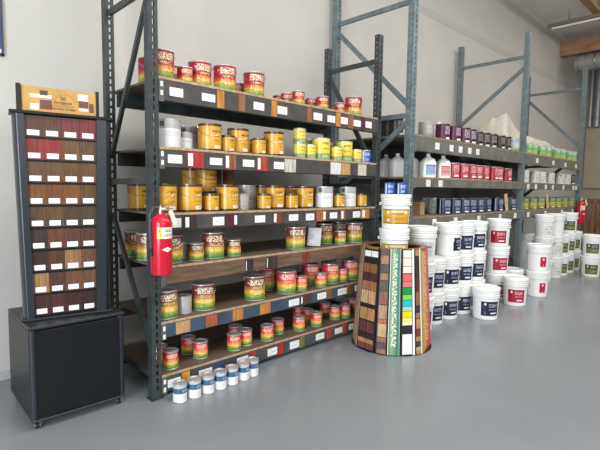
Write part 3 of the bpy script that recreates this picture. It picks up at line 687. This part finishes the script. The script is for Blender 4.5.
# ---------------------------------------------------------------- five gallon pails
PH = .346
def pail_proto(lab, r=.127, h=PH, name='plastic_pail', lz=(.045, .205), lw=.74, rim_extra=True, small=None):
    root = empty(name, link=False); kids = []; t = r*1.12
    s_ = h/.35
    b = MB().lathe([(r*.97, 0), (r, .004), (r*1.075, h*.68), (t*1.0, h*.685), (t*1.03, h*.70), (r*1.085, h*.705), (r*1.09, h*.755), (t*1.03, h*.76), (t*1.03, h*.775), (r*1.095, h*.78), (r*1.10, h*.83), (t*1.03, h*.835), (t*1.03, h*.85), (r*1.105, h*.855), (r*1.11, h*.93)], 40)
    kids.append((b.build('bucket', WHITE_PL, None, link=False), []))
    ld = MB().lathe([(t*1.0, h*.90), (t*1.045, h*.905), (t*1.045, h*.985), (t*1.02, h), (t*.95, h), (t*.93, h*.975), (t*.80, h*.97), (t*.78, h*.975), (.0001, h*.975)], 40)
    ld.lathe([(.0001, h*.975), (.02, h*.975), (.019, h*.985), (.0001, h*.987)], 16, (t*.45, -t*.45, 0))
    kids.append((ld.build('lid', WHITE_PL, None, link=False), []))
    hd = MB(); hd.tube([((t*1.05)*sin(a), (t*1.055)*cos(a), h*.72-.10*cos(a)) for a in [radians(-90+10*i) for i in range(19)]], .0022, 5)
    for q in (-1, 1): hd.lathe([(.0001, -.012), (.014, -.012), (.014, .012), (.0001, .012)], 10, (q*t*1.03, 0, h*.72))
    kids.append((hd.build('bail_handle', STEEL, None, link=False), []))
    if lab:
        z0, z1 = lz[0]*s_, lz[1]*s_; ra = r+(r*.075)*(z0/(h*.68))+.0012; rb = r+(r*.075)*(z1/(h*.68))+.0012
        lm = MB().lathe([(ra, z0), (rb, z1)], 20, a0=-lw, a1=lw, cap=False)
        kids.append((lm.build('label', lab, None, link=False), []))
    return root, kids
PW = (.80, .80, .80)
P_NAVY = label_mat('pail_label_navy', [(0, (.007, .010, .034)), (1, (.008, .012, .042))], [(.22, .36, .60, .85, (.62, .66, .78), 'text'), (.22, .34, .38, .50, (.40, .45, .62), 'text'), (.28, .26, .14, .24, (.80, .80, .82), 'solid'), (-.42, .085, .72, .92, PW, 'disc'), (-.42, .05, .10, .3, (.5, .55, .7), 'text')], .4)
P_RED = label_mat('pail_label_red', [(0, (.38, .006, .022)), (1, (.40, .007, .025))], [(.22, .36, .60, .85, (.85, .70, .72), 'text'), (.22, .34, .38, .50, (.75, .45, .5), 'text'), (.28, .26, .12, .22, (.85, .82, .82), 'solid'), (-.42, .085, .70, .90, PW, 'disc')], .4)
P_REDS = label_mat('pail_label_small_red', [(0, (.45, .010, .035)), (1, (.48, .012, .04))], [(.0, .10, .66, .86, PW, 'disc'), (0, .06, .1, .25, (.8, .6, .6), 'text')], .4)
P_OLV = label_mat('pail_label_olive', [(0, (.13, .12, .02)), (.4, (.17, .17, .03)), (.6, (.03, .06, .03)), (1, (.03, .06, .04))], [(.25, .33, .60, .88, (.5, .55, .4), 'text'), (.25, .3, .15, .4, (.45, .42, .15), 'text'), (-.42, .085, .68, .90, PW, 'disc')], .4)
P_SCUFF = label_mat('pail_spatter', [(0, (.78, .77, .74)), (1, (.79, .78, .75))], [(.3, .45, .1, .8, (.30, .30, .32), 'splat')], .4)
P_GREY = label_mat('pail_label_printed', [(0, (.66, .65, .66)), (1, (.70, .69, .70))], [(.2, .5, .55, .68, (.30, .16, .30), 'solid'), (.2, .5, .70, .95, (.4, .3, .35), 'text'), (.2, .5, .05, .45, (.35, .36, .45), 'text')], .4)
P_GOLD = label_mat('pail_label_gold', [(0, (.05, .03, .01)), (.05, (.64, .32, .03)), (.5, (.72, .40, .04)), (.95, (.06, .03, .01))],
    [(.1, .45, .60, .75, INKD, 'text'), (.1, .4, .25, .42, (.35, .12, .02), 'text'), (-.62, .12, .68, .88, (.85, .82, .7), 'disc'), (-.62, .12, .14, .34, (.85, .82, .7), 'disc'), (.72, .12, .68, .88, (.85, .82, .7), 'disc'), (.1, .5, .78, .9, (.8, .7, .5), 'solid')], .3, constant=True)
PP = {'navy': pail_proto(P_NAVY), 'red': pail_proto(P_RED), 'reds': pail_proto(P_REDS, lw=.30, lz=(.06, .19)), 'olive': pail_proto(P_OLV), 'scuff': pail_proto(P_SCUFF, lz=(.03, .22), lw=1.2), 'print': pail_proto(P_GREY, lz=(.06, .21), lw=.9), 'plain': pail_proto(None),
      'big': pail_proto(P_NAVY, lz=(.06, .20), lw=.40)}
PAILS = []
LV = ['bottom', 'middle', 'top']
WHAT = {'navy': 'navy-labelled', 'big': 'navy-labelled', 'red': 'red-labelled', 'reds': 'small-red-labelled', 'olive': 'olive-labelled', 'scuff': 'spattered plain', 'print': 'printed', 'plain': 'plain'}
def stack(px, Y, kinds, where, turn, group='stacked pails under the blue-grey rack', label=None):
    PAILS.append(dict(x=edge_x(px, 290, Y, 0, 'C') if px > 413 else 4.035, y=Y, kinds=kinds, where=where, turn=turn, group=group, label=label))
stack(412, 2.40, ['navy', 'navy', 'print'], 'right behind the chart tower', [.3, .3, .1])
stack(431, 2.43, ['navy', 'navy'], 'just right of the chart tower', [.42, .45])
stack(427, 3.22, ['navy', 'navy', 'navy'], 'at the back right of the chart tower', [.3, .3, .5])
stack(446, 2.42, ['navy', 'navy', 'big'], 'second from the chart tower', [.46, .5, .85])
stack(458.5, 2.43, ['navy', 'navy', 'navy'], 'third from the chart tower', [.45, .4, .35])
stack(469, 2.435, ['navy', 'navy', 'navy'], 'fourth from the chart tower', [.4, .4, .4])
stack(484, 2.85, ['plain', 'plain'], 'behind the navy-labelled pails', [0, 0])
stack(495.5, 2.40, ['red', 'red', 'red'], 'left of the middle rack post', [.3, .4, .05])
stack(486, 2.13, ['navy'], '', [.42], 'single pails on the floor', 'single navy-labelled white pail standing alone out on the floor')
stack(515, 2.14, ['red'], '', [.15], 'single pails on the floor', 'single red-labelled white pail standing alone out on the floor')
stack(511, 2.40, ['plain'], '', [0], 'single pails on the floor', 'plain white pail behind the single red-labelled floor pail')
stack(524, 2.85, ['plain', 'plain'], 'behind the middle rack post', [0, 0])
stack(536.5, 2.13, ['reds', 'reds'], 'in front of the middle rack post', [.55, .5])
stack(541, 2.435, ['plain', 'plain', 'scuff'], 'just right of the middle rack post', [0, 0, .2])
stack(551, 2.435, ['scuff', 'scuff', 'plain'], 'second right of the middle rack post', [.3, .3, 0])
stack(557.5, 2.40, ['olive', 'olive'], 'nearest among the olive-labelled pails', [.35, .3])
stack(564, 2.44, ['olive', 'olive', 'olive'], 'centre among the olive-labelled pails', [.3, .3, .2])
stack(569.5, 2.46, ['olive', 'olive'], 'farthest left of the end rack post', [.3, .3])
p = at(590, 277, Z=0); q = p.xy*(1+.135/p.xy.length)
PAILS.append(dict(x=q.x, y=q.y, kinds=['olive', 'olive'], where='pair at the right edge below the extinguisher', turn=[.1, .1], group='olive pails at the right edge', label=None))
# keep stacks apart from each other and from the rack posts: the farther one slides back along its sight line
def post_gap(a):
    g = 0
    for x_ in R2X:
        for y_ in (R2F, R2R-.07):
            dx = max(x_-.01-a['x'], 0, a['x']-x_-.09); dy = max(y_-.015-a['y'], 0, a['y']-y_-.08)
            g = max(g, .158-hypot(dx, dy))
    return g
for _ in range(200):
    moved = False
    for i, a in enumerate(PAILS):
        if post_gap(a) > 0:
            sg = -1 if a['y'] < R2F+.05 else 1
            s_ = 1+sg*.012/hypot(a['x'], a['y']); a['x'] *= s_; a['y'] *= s_; moved = True
        for b in PAILS[i+1:]:
            if .304-hypot(a['x']-b['x'], a['y']-b['y']) > 0:
                rear = a if hypot(a['x'], a['y']) > hypot(b['x'], b['y']) else b
                s_ = 1+.012/hypot(rear['x'], rear['y']); moved = True
                if len(rear['kinds']) == 3 and 2.3 < rear['y'] <= 2.6 and rear['y']*s_ > 2.44: rear['x'] += .012
                else: rear['x'] *= s_; rear['y'] *= s_
    if not moved: break
for a in PAILS:
    n = len(a['kinds']); phi = -atan2(a['x'], a['y'])
    for lv, k in enumerate(a['kinds']):
        pos = LV[lv] if n == 3 else ('bottom' if lv == 0 else 'top')
        lb = a['label'] or ('%s white pail, %s of the %s' % (WHAT[k], pos, a['where']) if a['where'].startswith('pair') else '%s white pail, %s of the stack %s' % (WHAT[k], pos, a['where']))
        copy_thing(PP[k], (a['x'], a['y'], .0006+lv*(PH+.0006)), phi+a['turn'][lv], lb, 'pail', a['group'])

# ---------------------------------------------------------------- colour chart tower with pails
TX, TY = 3.472, 2.346
DEEP = atan2(-TX, TY)      # turn that makes local -Y face the open floor in front
t = empty('chart_tower', (TX, TY, 0), DEEP); tag(t, 'upright round tower of stain and paint colour charts standing on the floor', 'display')
RB, RT, TH = .360, .296, .900
MB().lathe([(.27, .004), (.235, .75), (.0001, .75)], 24).build('inner_core', mat('core_board', (.20, .13, .08), .7), t)
MB().lathe([(.355, 0), (.36, .004), (.0001, .004)], 32).build('base_disc', BLACK_LAM, t)
BK = mat('chart_black', (.02, .018, .017), .4)
def chart_art(name, c, ink, ramp=None):
    """flat printed panel with lettering running up it"""
    M = bpy.data.materials.new(name); M.use_nodes = True; nt = M.node_tree; L = nt.links; b = nt.nodes['Principled BSDF']; b.inputs['Roughness'].default_value = .35
    tc = nt.nodes.new('ShaderNodeTexCoord'); s = nt.nodes.new('ShaderNodeSeparateXYZ'); L.new(tc.outputs['UV'], s.inputs[0])
    rp = nt.nodes.new('ShaderNodeValToRGB'); L.new(s.outputs[1 if ramp == 'v' else 0], rp.inputs[0]); el = rp.color_ramp.elements
    while len(el) < len(c): el.new(.5)
    for i, e in enumerate(el): e.position = c[i][0]; e.color = (*c[i][1], 1)
    mp = nt.nodes.new('ShaderNodeMapping'); mp.inputs['Scale'].default_value = (6, 46, 1); L.new(tc.outputs['UV'], mp.inputs[0])
    n = nt.nodes.new('ShaderNodeTexNoise'); n.inputs['Scale'].default_value = 1; n.inputs['Detail'].default_value = 1; L.new(mp.outputs[0], n.inputs['Vector'])
    def math(op, a, b_=None, c_=None):
        q = nt.nodes.new('ShaderNodeMath'); q.operation = op
        for i, x in enumerate((a, b_, c_)):
            if x is None: continue
            if isinstance(x, (int, float)): q.inputs[i].default_value = x
            else: L.new(x, q.inputs[i])
        return q.outputs[0]
    f = math('MULTIPLY', math('MULTIPLY', math('COMPARE', s.outputs[0], .5, .22), math('COMPARE', s.outputs[1], .52, .44)), math('GREATER_THAN', n.outputs[0], .52))
    mx = nt.nodes.new('ShaderNodeMix'); mx.data_type = 'RGBA'; L.new(f, mx.inputs[0]); L.new(rp.outputs[0], mx.inputs[6]); mx.inputs[7].default_value = (*ink, 1)
    L.new(mx.outputs[2], b.inputs['Base Color']); return M
def tpoint(a, v, off=0):
    """point on the tower face: a = angle from front, v = 0..1 up, off = outwards"""
    return a, v, off
def panel_pts(a0, a1, u0, u1, v0, v1, off0, off1):
    """slab on the flat panel between two angles"""
    out = []
    def P(u, v, off):
        R_ = RB+(RT-RB)*v; A = Vector((R_*sin(a0), -R_*cos(a0), .006+(TH-.006)*v)); B = Vector((R_*sin(a1), -R_*cos(a1), .006+(TH-.006)*v))
        am = (a0+a1)/2; return A+(B-A)*u+Vector((sin(am), -cos(am), .07))*off
    for off in (off0, off1):
        for v in (v0, v1):
            for u in (u0, u1): out.append(P(u, v, off))
    return out
def slab(name, mt, parent, a0, a1, u0, u1, v0, v1, o0, o1, color=None, uv=False):
    vs = panel_pts(a0, a1, u0, u1, v0, v1, o0, o1)
    mb = MB().add(vs, [(0,1,3,2),(4,6,7,5),(0,4,5,1),(2,3,7,6),(0,2,6,4),(1,5,7,3)])
    o = mb.build(name, mt, parent)
    if uv:
        me = o.data; ul = me.uv_layers.new(name='UVMap'); key = [(u, v) for _ in (0, 1) for v in (0, 1) for u in (0, 1)]
        for lp in me.loops: ul.data[lp.index].uv = key[lp.vertex_index]
    if color: o.color = (*color, 1)
    return o
D = radians
def panel(a0, a1, mt, uv=False, label=None):
    g = D(.5); o = slab('chart_panel', mt, t, D(a0)+g, D(a1)-g, 0, 1, 0, 1, -.008, 0, uv=uv)
    if label: o['label'] = label
    return o, D(a0)+g, D(a1)-g
wA, wB, wC, wD, wE = (.30, .12, .05), (.50, .26, .10), (.10, .045, .03), (.62, .40, .20), (.38, .17, .07)
# far left: orange lettered board
panel(-98, -58, chart_art('chart_orange_left', [(0, (.55, .26, .08)), (.6, (.62, .36, .14)), (.8, (.60, .30, .12)), (1, (.35, .32, .30))], (.75, .55, .35)), True)
o, a, b = panel(-57, -22, BK)
rows = [(.895,.955,(.85,.84,.80)),(.74,.83,wA),(.66,.74,(.07,.035,.025)),(.57,.66,wE),(.44,.57,wD),(.40,.44,(.03,.02,.02)),(.28,.40,wB),(.16,.27,(.14,.05,.04)),(.10,.15,(.04,.025,.02)),(.055,.10,wB),(.0,.055,(.20,.07,.045))]
for u0, u1 in ((.06, .46), (.50, .90)):
    for v0, v1, c in rows: slab('stain_chip', STAIN if c[0] < .8 else PAPER, o, a, b, u0, u1, v0+.012, v1+.008, 0, .003, tuple(x*random.uniform(.85, 1.15) for x in c))
o, a, b = panel(-21.5, -5.5, BK)
rows = [(.94,.99,(.10,.05,.03)),(.85,.93,wE),(.77,.84,(.07,.04,.03)),(.70,.76,wE),(.60,.69,(.10,.06,.045)),(.47,.59,(.26,.09,.05)),(.33,.46,(.42,.26,.15)),(.29,.325,(.50,.14,.06)),(.16,.285,wD),(.11,.155,(.30,.13,.07)),(.05,.105,(.12,.06,.06)),(.0,.045,(.32,.15,.09))]
for v0, v1, c in rows: slab('stain_chip', STAIN, o, a, b, .12, .92, v0+.004, v1+.004, 0, .003, c)
o, a, b = panel(-5, 12, chart_art('chart_green', [(0, (.70, .68, .60)), (.07, (.10, .24, .18)), (.35, (.30, .40, .20)), (.7, (.06, .24, .17)), (.93, (.05, .20, .15)), (1, (.70, .68, .60))], (.80, .80, .66)), True)
slab('white_edge', PAPER, o, a, b, .0, .06, 0, 1, 0, .003)
o, a, b = panel(12.5, 34.5, BK)
rows = [(.90,1.0,(.78,.76,.70)),(.80,.90,(.80,.68,.52)),(.72,.80,(.82,.78,.66)),(.66,.71,(.72,.14,.10)),(.60,.66,(.78,.16,.22)),(.51,.585,(.0,.30,.06)),(.44,.51,(.22,.62,.06)),(.36,.44,(.0,.52,.60)),(.31,.36,(.42,.58,.50)),(.245,.31,(.85,.68,.0)),(.20,.245,(.85,.75,.25)),(.15,.20,(.82,.74,.52)),(.05,.15,(.02,.02,.02)),(-.0,.045,(.82,.80,.76))]
CHIPM = bpy.data.materials.new('paint_chip'); CHIPM.use_nodes = True
_oi = CHIPM.node_tree.nodes.new('ShaderNodeObjectInfo'); CHIPM.node_tree.links.new(_oi.outputs['Color'], CHIPM.node_tree.nodes['Principled BSDF'].inputs['Base Color']); CHIPM.node_tree.nodes['Principled BSDF'].inputs['Roughness'].default_value = .35
rows = [(.92,.99,(.72,.70,.62)),(.84,.915,(.80,.68,.52)),(.775,.835,(.82,.74,.62)),(.70,.765,(.70,.13,.10)),(.645,.695,(.78,.16,.20)),(.575,.64,(.0,.28,.05)),(.525,.57,(.22,.60,.06)),(.465,.52,(.0,.52,.58)),(.42,.46,(.40,.58,.48)),(.355,.415,(.86,.66,.0)),(.325,.352,(.85,.74,.22)),(.285,.322,(.82,.74,.52)),(.205,.28,(.02,.02,.02)),(.01,.20,(.84,.82,.77))]
for v0, v1, c in rows: slab('paint_chip', CHIPM, o, a, b, .12, .80, v0, v1, 0, .003, c)
slab('white_edge', PAPER, o, a, b, .86, 1, 0, 1, 0, .003)
o, a, b = panel(35, 48, BK)
rows = [(.93,.99,wB),(.74,.92,(.05,.03,.025)),(.60,.73,(.10,.03,.025)),(.46,.59,wA),(.40,.45,(.05,.04,.07)),(.34,.39,wE),(.24,.33,wB),(.17,.23,(.22,.05,.03)),(.12,.165,wB),(.07,.115,(.05,.05,.06)),(.03,.065,wD),(.0,.027,wB)]
for v0, v1, c in rows: slab('stain_chip', STAIN, o, a, b, .10, .74, v0+.004, v1+.004, 0, .003, c)
slab('white_edge', PAPER, o, a, b, .82, .96, 0, 1, 0, .003)
panel(48.5, 97, chart_art('chart_red', [(0, (.45, .30, .06)), (.3, (.70, .42, .05)), (.5, (.62, .12, .05)), (1, (.55, .04, .04))], (.80, .55, .25)), True)
for a0, a1 in ((98, 138), (138, 180), (180, 222), (222, 262)): panel(a0, a1, BK)
MB().lathe([(.292, .885), (.292, .899), (.24, .899), (.24, .885), (.292, .885)], 28, cap=False).build('top_ring', mat('ring_wood', (.30, .16, .06), .5), t)

# pails standing in the tower: lower one sunk between the charts, gold one on it, two small blue cans on top
gp = pail_proto(P_GOLD, r=.116, h=.302, lz=(.055, .20), lw=1.15)
copy_thing(gp, (TX-.03, TY-.02, .7515), DEEP+.1, 'lower white pail sunk into the top of the colour chart tower', 'pail', 'pails on the chart tower')
copy_thing(gp, (TX-.02, TY-.02, .7515+.3025), DEEP+.1, 'white pail with gold label on top of the chart tower', 'pail', 'pails on the chart tower')
bc = can_proto('paint_can', (.049, .108), L_BLUE, mat('blue_can_rim', (.05, .09, .3), .35, .4))
for dx, lb in ((-.056, 'left of the two small blue cans on the gold-labelled pail'), (.05, 'right of the two small blue cans on the gold-labelled pail')):
    v = Matrix.Rotation(DEEP, 3, 'Z') @ Vector((dx, -.03, 0))
    copy_thing(bc, (TX-.02+v.x, TY-.02+v.y, 1.351), DEEP-.15, lb, 'can', 'small blue cans on the chart tower')

# ---------------------------------------------------------------- black cabinet and the stain sample display on it
t = empty('rolling_cabinet', (.932, 3.085, 0), radians(-1.5)); tag(t, 'black laminate cabinet on small casters below the wood stain display', 'cabinet')
CW, CD, CZ0, CZ1 = .268, .272, .06, .605
MB().bbox(-CW, CW, -CD+.02, CD, CZ0, CZ1-.02, .006).build('carcass', BLACK_LAM, t)
MB().bbox(-CW+.035, CW-.035, -CD, -CD+.019, CZ0+.01, CZ1-.03, .003).build('front_panel', BLACK_LAM, t)
for s_ in (-1, 1):
    MB().lathe([(.0, CZ0), (.022, CZ0), (.022, CZ1-.02), (.0, CZ1-.02)], 20, (s_*(CW-.022), -CD+.026, 0)).build('corner_post', BLACK_EDGE, t)
MB().bbox(-CW-.001, CW+.001, -CD-.003, CD+.001, CZ1-.02, CZ1, .006).build('top_panel', mat('cabinet_top', (.02, .021, .024), .4), t)
MB().bbox(-CW, CW, -CD-.004, -CD+.01, CZ0-.008, CZ0+.004, .002).build('kick_strip', BLACK_EDGE, t)
for sx in (-1, 1):
    for sy in (-1, 1):
        cx, cy = sx*(CW-.035), sy*(CD-.04)
        c = MB().box(cx-.018, cx+.018, cy-.018, cy+.018, .044, CZ0); c.box(cx-.016, cx-.012, cy-.012, cy+.012, .015, .044); c.box(cx+.012, cx+.016, cy-.012, cy+.012, .015, .044)
        c = c.build('caster', STEEL, t)
        wv = MB().lathe([(.0001, -.010), (.017, -.010), (.019, -.006), (.019, .006), (.017, .010), (.0001, .010)], 16)
        wv.v = [(cx+v[2], cy+v[1], .0195+v[0]) for v in wv.v]; wv.build('wheel', RUBBER, c)

BL = Vector((.672, 2.985)); BRr = Vector((1.135, 2.895)); ax = (BRr-BL); W0 = ax.length; DR = atan2(ax.y, ax.x)
t = empty('stain_display', (*((BL+BRr)/2), CZ1+.001), DR); tag(t, 'tall black display board of wood stain swatches with a gold header sign', 'display')
HB = 1.205; wb, wt = W0/2, W0/2*1.10      # slightly wider at the top
def xs(z, e=0): return (wb+(wt-wb)*z/HB)-e
def leaning_bar(mb, s_, prof, z0, z1):
    """upright with the given cross-section following the flaring side"""
    vs = []; n = len(prof)
    for z in (z0, z1):
        for px_, py_ in prof: vs.append((s_*(xs(z)+px_), py_, z))
    return mb.add(vs, [list(range(n)), list(range(n, 2*n))]+[(i, (i+1) % n, n+(i+1) % n, n+i) for i in range(n)])
half = [( .0-.026+.026*cos(a), .026*sin(a)*1.0) for a in [radians(-90+15*k) for k in range(13)]]
PROFILE = lambda KR: [(-(.058+KR), -.026), (-.026, -.026)]+[(-.026+.026*cos(a), .045+ (.071)*sin(a)) for a in [radians(-90+12*k) for k in range(16)]]+[(-(.058+KR), .116)]
for s_, KR in ((-1, 0), (1, .022)):
    prof = PROFILE(KR)
    leaning_bar(MB(), s_, prof, .012, HB-.012).build('side_upright', BLACK_EDGE, t, 40)
bp = MB(); vs = [(sx*xs(z, .05), y, z) for z in (.012, HB-.012) for sx in (-1, 1) for y in (-.002, .10)]
bp.add(vs, [(0,2,3,1),(4,5,7,6),(0,1,5,4),(2,6,7,3),(0,4,6,2),(1,3,7,5)]).build('back_panel', BLACK_LAM, t)
MB().bbox(-wb-.012, wb+.012, -.035, .125, 0, .014, .004).build('bottom_cap', BLACK_EDGE, t)
MB().bbox(-wt-.012, wt+.012, -.035, .125, HB-.014, HB+.004, .004).build('top_cap', BLACK_LAM, t)
SW = [[(.14,.05,.03),(.16,.05,.03),(.22,.04,.03),(.30,.03,.03)], [(.34,.035,.025),(.38,.03,.022),(.22,.10,.03),(.15,.08,.03)], [(.16,.085,.03),(.18,.085,.025),(.19,.09,.02),(.20,.085,.03)],
      [(.26,.09,.02),(.26,.085,.02),(.30,.10,.015),(.17,.085,.025)], [(.14,.075,.025),(.19,.09,.03),(.10,.06,.03),(.10,.065,.035)], [(.055,.035,.025),(.20,.065,.025),(.15,.055,.028),(.13,.05,.03)],
      [(.06,.025,.02),(.13,.05,.02),(.46,.24,.11),(.22,.095,.05)], [(.52,.27,.11),(.13,.05,.028),(.24,.10,.045),(.22,.09,.045)], [(.09,.03,.024),(.10,.03,.024),(.07,.024,.02),(.055,.022,.022)]]
nr = 8; RH = (HB-.03)/nr
SW8 = [SW[0], SW[1], SW[2], SW[3], SW[4], SW[5], SW[6], SW[7], SW[8]]
nr = 9; RH = (HB-.032)/nr
for r_ in range(nr):
    z1 = HB-.016-r_*RH; z0 = z1-RH
    for c in range(4):
        zc = (z0+z1)/2; xw0 = -xs(zc, .055); xw1 = xs(zc, .078); xa = xw0+(xw1-xw0)*c/4; xb = xa+(xw1-xw0)/4
        sw = chip('stain_swatch', xa+.0005, xb-.0005, -.005, z0+.010, z1-.003, STAIN, t, .006, tuple(q*.6 for q in SW8[r_][c]))
        hw = (xb-xa)/2
        lc = MB().box(-hw*.68, hw*.62, -.0055, -.003, -RH*.40, -RH*.40+.030).build('label_card', CARD, None); lc.parent = sw
    MB().box(-xs(z0, .055), xs(z0, .078), -.014, -.002, z0, z0+.0095).build('row_divider', BLACK_LAM, t)
# header sign
sg = MB().bbox(-wt*.80, wt*.74, .02, .034, HB+.004, HB+.150, .002); hs = sg.build('header_sign', mat('gold_sign', (.55, .30, .07), .45, noise=.12, nscale=9), t)
for sx, e in ((-wt*.83, .018), (wt*.755, .012)): MB().box(sx-e, sx+e*.4, .012, .040, HB+.004, HB+.158).build('sign_end', BLACK_LAM, t)
zb = HB+.004
def inlay(name, mt, x0, x1, z0, z1): return MB().box(x0, x1, .0178, .0202, zb+z0, zb+z1).build(name, mt, hs)
BRI = mat('sign_brown', (.16, .055, .04), .5)
inlay('picture_stain_pad', mat('pad_dark', (.08, .05, .04), .5), -.115, -.075, .10, .128)
inlay('picture_tray', PAPER, -.165, -.055, .085, .104); inlay('picture_wood_block', BRI, -.115, -.055, .022, .074)
inlay('picture_jar', PAPER, -.165, -.122, .015, .05); inlay('picture_tin', PAPER, .085, .14, .09, .128); inlay('picture_tin_label', BRI, .088, .14, .048, .088)
inlay('picture_tin_base', PAPER, .09, .14, .03, .046); inlay('picture_small_can', BRI, .146, .17, .025, .078)
# arch emblem
arc = MB()
for k in range(9):
    a = radians(20+17.5*k); arc.box(-.003, .003, .0178, .0202, .052, .062, Matrix.Translation((.015, 0, zb+.062)) @ Matrix.Rotation(pi/2-a, 4, 'Y'))
arc.build('sun_ray_emblem', mat('sign_amber', (.35, .20, .05), .5), hs)
def text(s, size, x, z, mt, parent, nm, rot=None, y=.0176):
    cu = bpy.data.curves.new(nm, 'FONT'); cu.body = s; cu.size = size; cu.align_x = 'CENTER'; cu.extrude = .0005
    o = bpy.data.objects.new(nm, cu); COL.objects.link(o); me = bpy.data.meshes.new_from_object(o); COL.objects.unlink(o); bpy.data.objects.remove(o)
    me.materials.append(mt); o = bpy.data.objects.new(nm, me); COL.objects.link(o); o.parent = parent; o.location = (x, y, z); o.rotation_euler = (pi/2, 0, 0); return o
text('SJS', .026, .004, zb+.084, INK, hs, 'lettering'); text('EXTERIOR', .021, .004, zb+.058, BRI, hs, 'lettering'); inlay('rule_line', BRI, -.055, .065, .047, .0495); text('WOOD STAIN', .021, .004, zb+.024, BRI, hs, 'lettering')

# ---------------------------------------------------------------- fire extinguishers
EX_RED = label_mat('extinguisher_red', [(0, (.55, .008, .030)), (1, (.58, .010, .035))],
    [(.05, .95, .60, .78, (.82, .80, .70), 'solid'), (-.75, .22, .60, .78, (.80, .66, .05), 'solid'), (.2, .6, .62, .76, (.30, .30, .25), 'text'), (-.75, .12, .63, .75, (.1, .1, .05), 'text'), (.0, .55, .385, .465, (.88, .85, .85), 'diamond'), (.0, .26, .408, .438, (.5, .05, .06), 'text')], .22)
def extinguisher(x, y, z, rz, label, s_=.96, bracket_y=.07):
    t = empty('fire_extinguisher', (x, y, z), rz); t.scale = (s_, s_, s_); tag(t, label, 'fire extinguisher')
    MB().lathe([(.058, 0), (.066, .004), (.069, .015), (.069, .335), (.065, .355), (.050, .378), (.028, .392), (.024, .395), (.024, .402), (.0001, .402)], 36).build('cylinder', EX_RED, t)
    MB().lathe([(.020, .40), (.020, .425), (.016, .43), (.016, .452), (.0001, .453)], 18).build('valve', mat('brass', (.55, .45, .3), .3, 1), t)
    h = MB().bar((-.02, .0, .445), (.095, -.0, .470), .022, .006, (0, 1, 0)); h.bar((.0, 0, .432), (.085, 0, .430), .020, .006, (0, 1, 0)); h.build('lever', mat('lever_steel', (.6, .6, .58), .35, .9), t)
    MB().lathe([(.0001, 0), (.016, 0), (.016, .010), (.0001, .011)], 16, (.0, -.026, .428)).build('pressure_gauge', PAPER, t)
    hs = MB(); hs.tube([(-.018, 0, .44), (-.055, -.004, .445), (-.085, -.006, .40), (-.088, -.006, .32), (-.083, -.005, .24), (-.080, -.004, .17)], .0075, 8); hs.build('hose', mat('hose_grey', (.06, .075, .075), .4), t)
    MB().tube([(-.080, -.004, .18), (-.080, -.004, .13)], [.009, .013], 10).build('nozzle', RUBBER, t)
    tg = MB().box(-.016, .016, -.001, .001, -.11, 0, Matrix.Translation((.030, -.058, .422)) @ Matrix.Rotation(radians(-24), 4, 'Y')); tg.build('inspection_tag', mat('tag_card', (.74, .70, .62), .6), t)
    b = MB(); b.box(-.018, .018, .066, bracket_y, .05, .40); b.build('bracket', STEEL, t)
    return t
extinguisher(1.370, 2.652, .845, .10, 'red fire extinguisher with white diamond mark on the dark rack near post', .96, .08)
extinguisher(9.85, 2.50, .80, -.35, 'distant red fire extinguisher on the blue-grey rack end post', 1.08, .085)

# ---------------------------------------------------------------- right-hand end of the room
tag(MB().bbox(14.22, 14.29, 2.2, 3.60, 1.50, 3.10, .006).build('wall_board', mat('tan_board', (.42, .34, .26), .75, noise=.06, nscale=3)), 'plain tan board fixed on the far right end wall', 'board')
for i, (y, r_) in enumerate([(3.52, .05), (3.36, .075), (3.18, .05), (3.05, .035)]):
    mb = MB().tube([(14.2, y, 3.12), (14.2, y, 4.90)], r_, 14)
    p_ = mb.build('vertical_pipe', mat('galvanised', (.36, .37, .37), .4, .5, noise=.15, nscale=6)); tag(p_, '%s grey vertical pipe from the rack end above the tan board' % ORD[i], 'pipe', 'grey pipes on the end wall')
    c = MB()
    for z in (3.35, 4.2): c.tube([(14.2+(r_+.006)*cos(a), y+(r_+.006)*sin(a), z) for a in [2*pi*k/14 for k in range(14)]], .008, 5, True)
    c.build('pipe_clamp', STEEL, p_)
PAL = mat('pallet_wood', (.22, .11, .055), .75, noise=.35, nscale=7, stretch=(4, 4, .7))
def pallet(x, y, rz, lean, label):
    t = empty('wooden_pallet', (x, y, .0)); t.rotation_euler = (0, lean, rz); tag(t, label, 'pallet', 'pallets leaning at the end wall')
    for k in range(7): MB().bbox(-.02, .0, -.5+k*.145, -.5+k*.145+.10, .0, 1.25, .003).build('deck_slat', PAL, t)
    for z in (.02, .58, 1.15): MB().bbox(.0, .09, -.5, .47, z, z+.09, .004).build('stringer', PAL, t)
pallet(13.55, 3.05, 0, radians(12), 'front brown wooden pallet leaning at the end wall below the tan board')
pallet(13.30, 2.35, .1, radians(14), 'brown wooden pallet leaning at the end wall near the olive pails')

# ---------------------------------------------------------------- blue poster at the far left edge
t = empty('wall_poster', (.30, WY-.001, 2.12)); 
x1 = at(3, 30, Y=WY-.01).x; zb_ = at(2, 56, Y=WY-.01).z
t.location = (x1-.25, WY-.001, zb_); tag(t, 'blue framed poster on the wall at the far left edge', 'poster')
fr = MB()
for a in ((-.25, -.235, 0, .75), (.235, .25, 0, .75), (-.25, .25, 0, .015), (-.25, .25, .735, .75)): fr.box(a[0], a[1], -.018, 0, a[2], a[3])
fr.build('frame', mat('poster_frame', (.04, .045, .07), .4), t)
MB().box(-.235, .235, -.010, -.002, .015, .735).build('print', mat('poster_print', (.06, .16, .36), .35, noise=.5, nscale=2.5, col2=(.05, .05, .16)), t)
MB().box(-.235, .235, -.012, -.010, .02, .045).build('caption_band', PAPER, t)
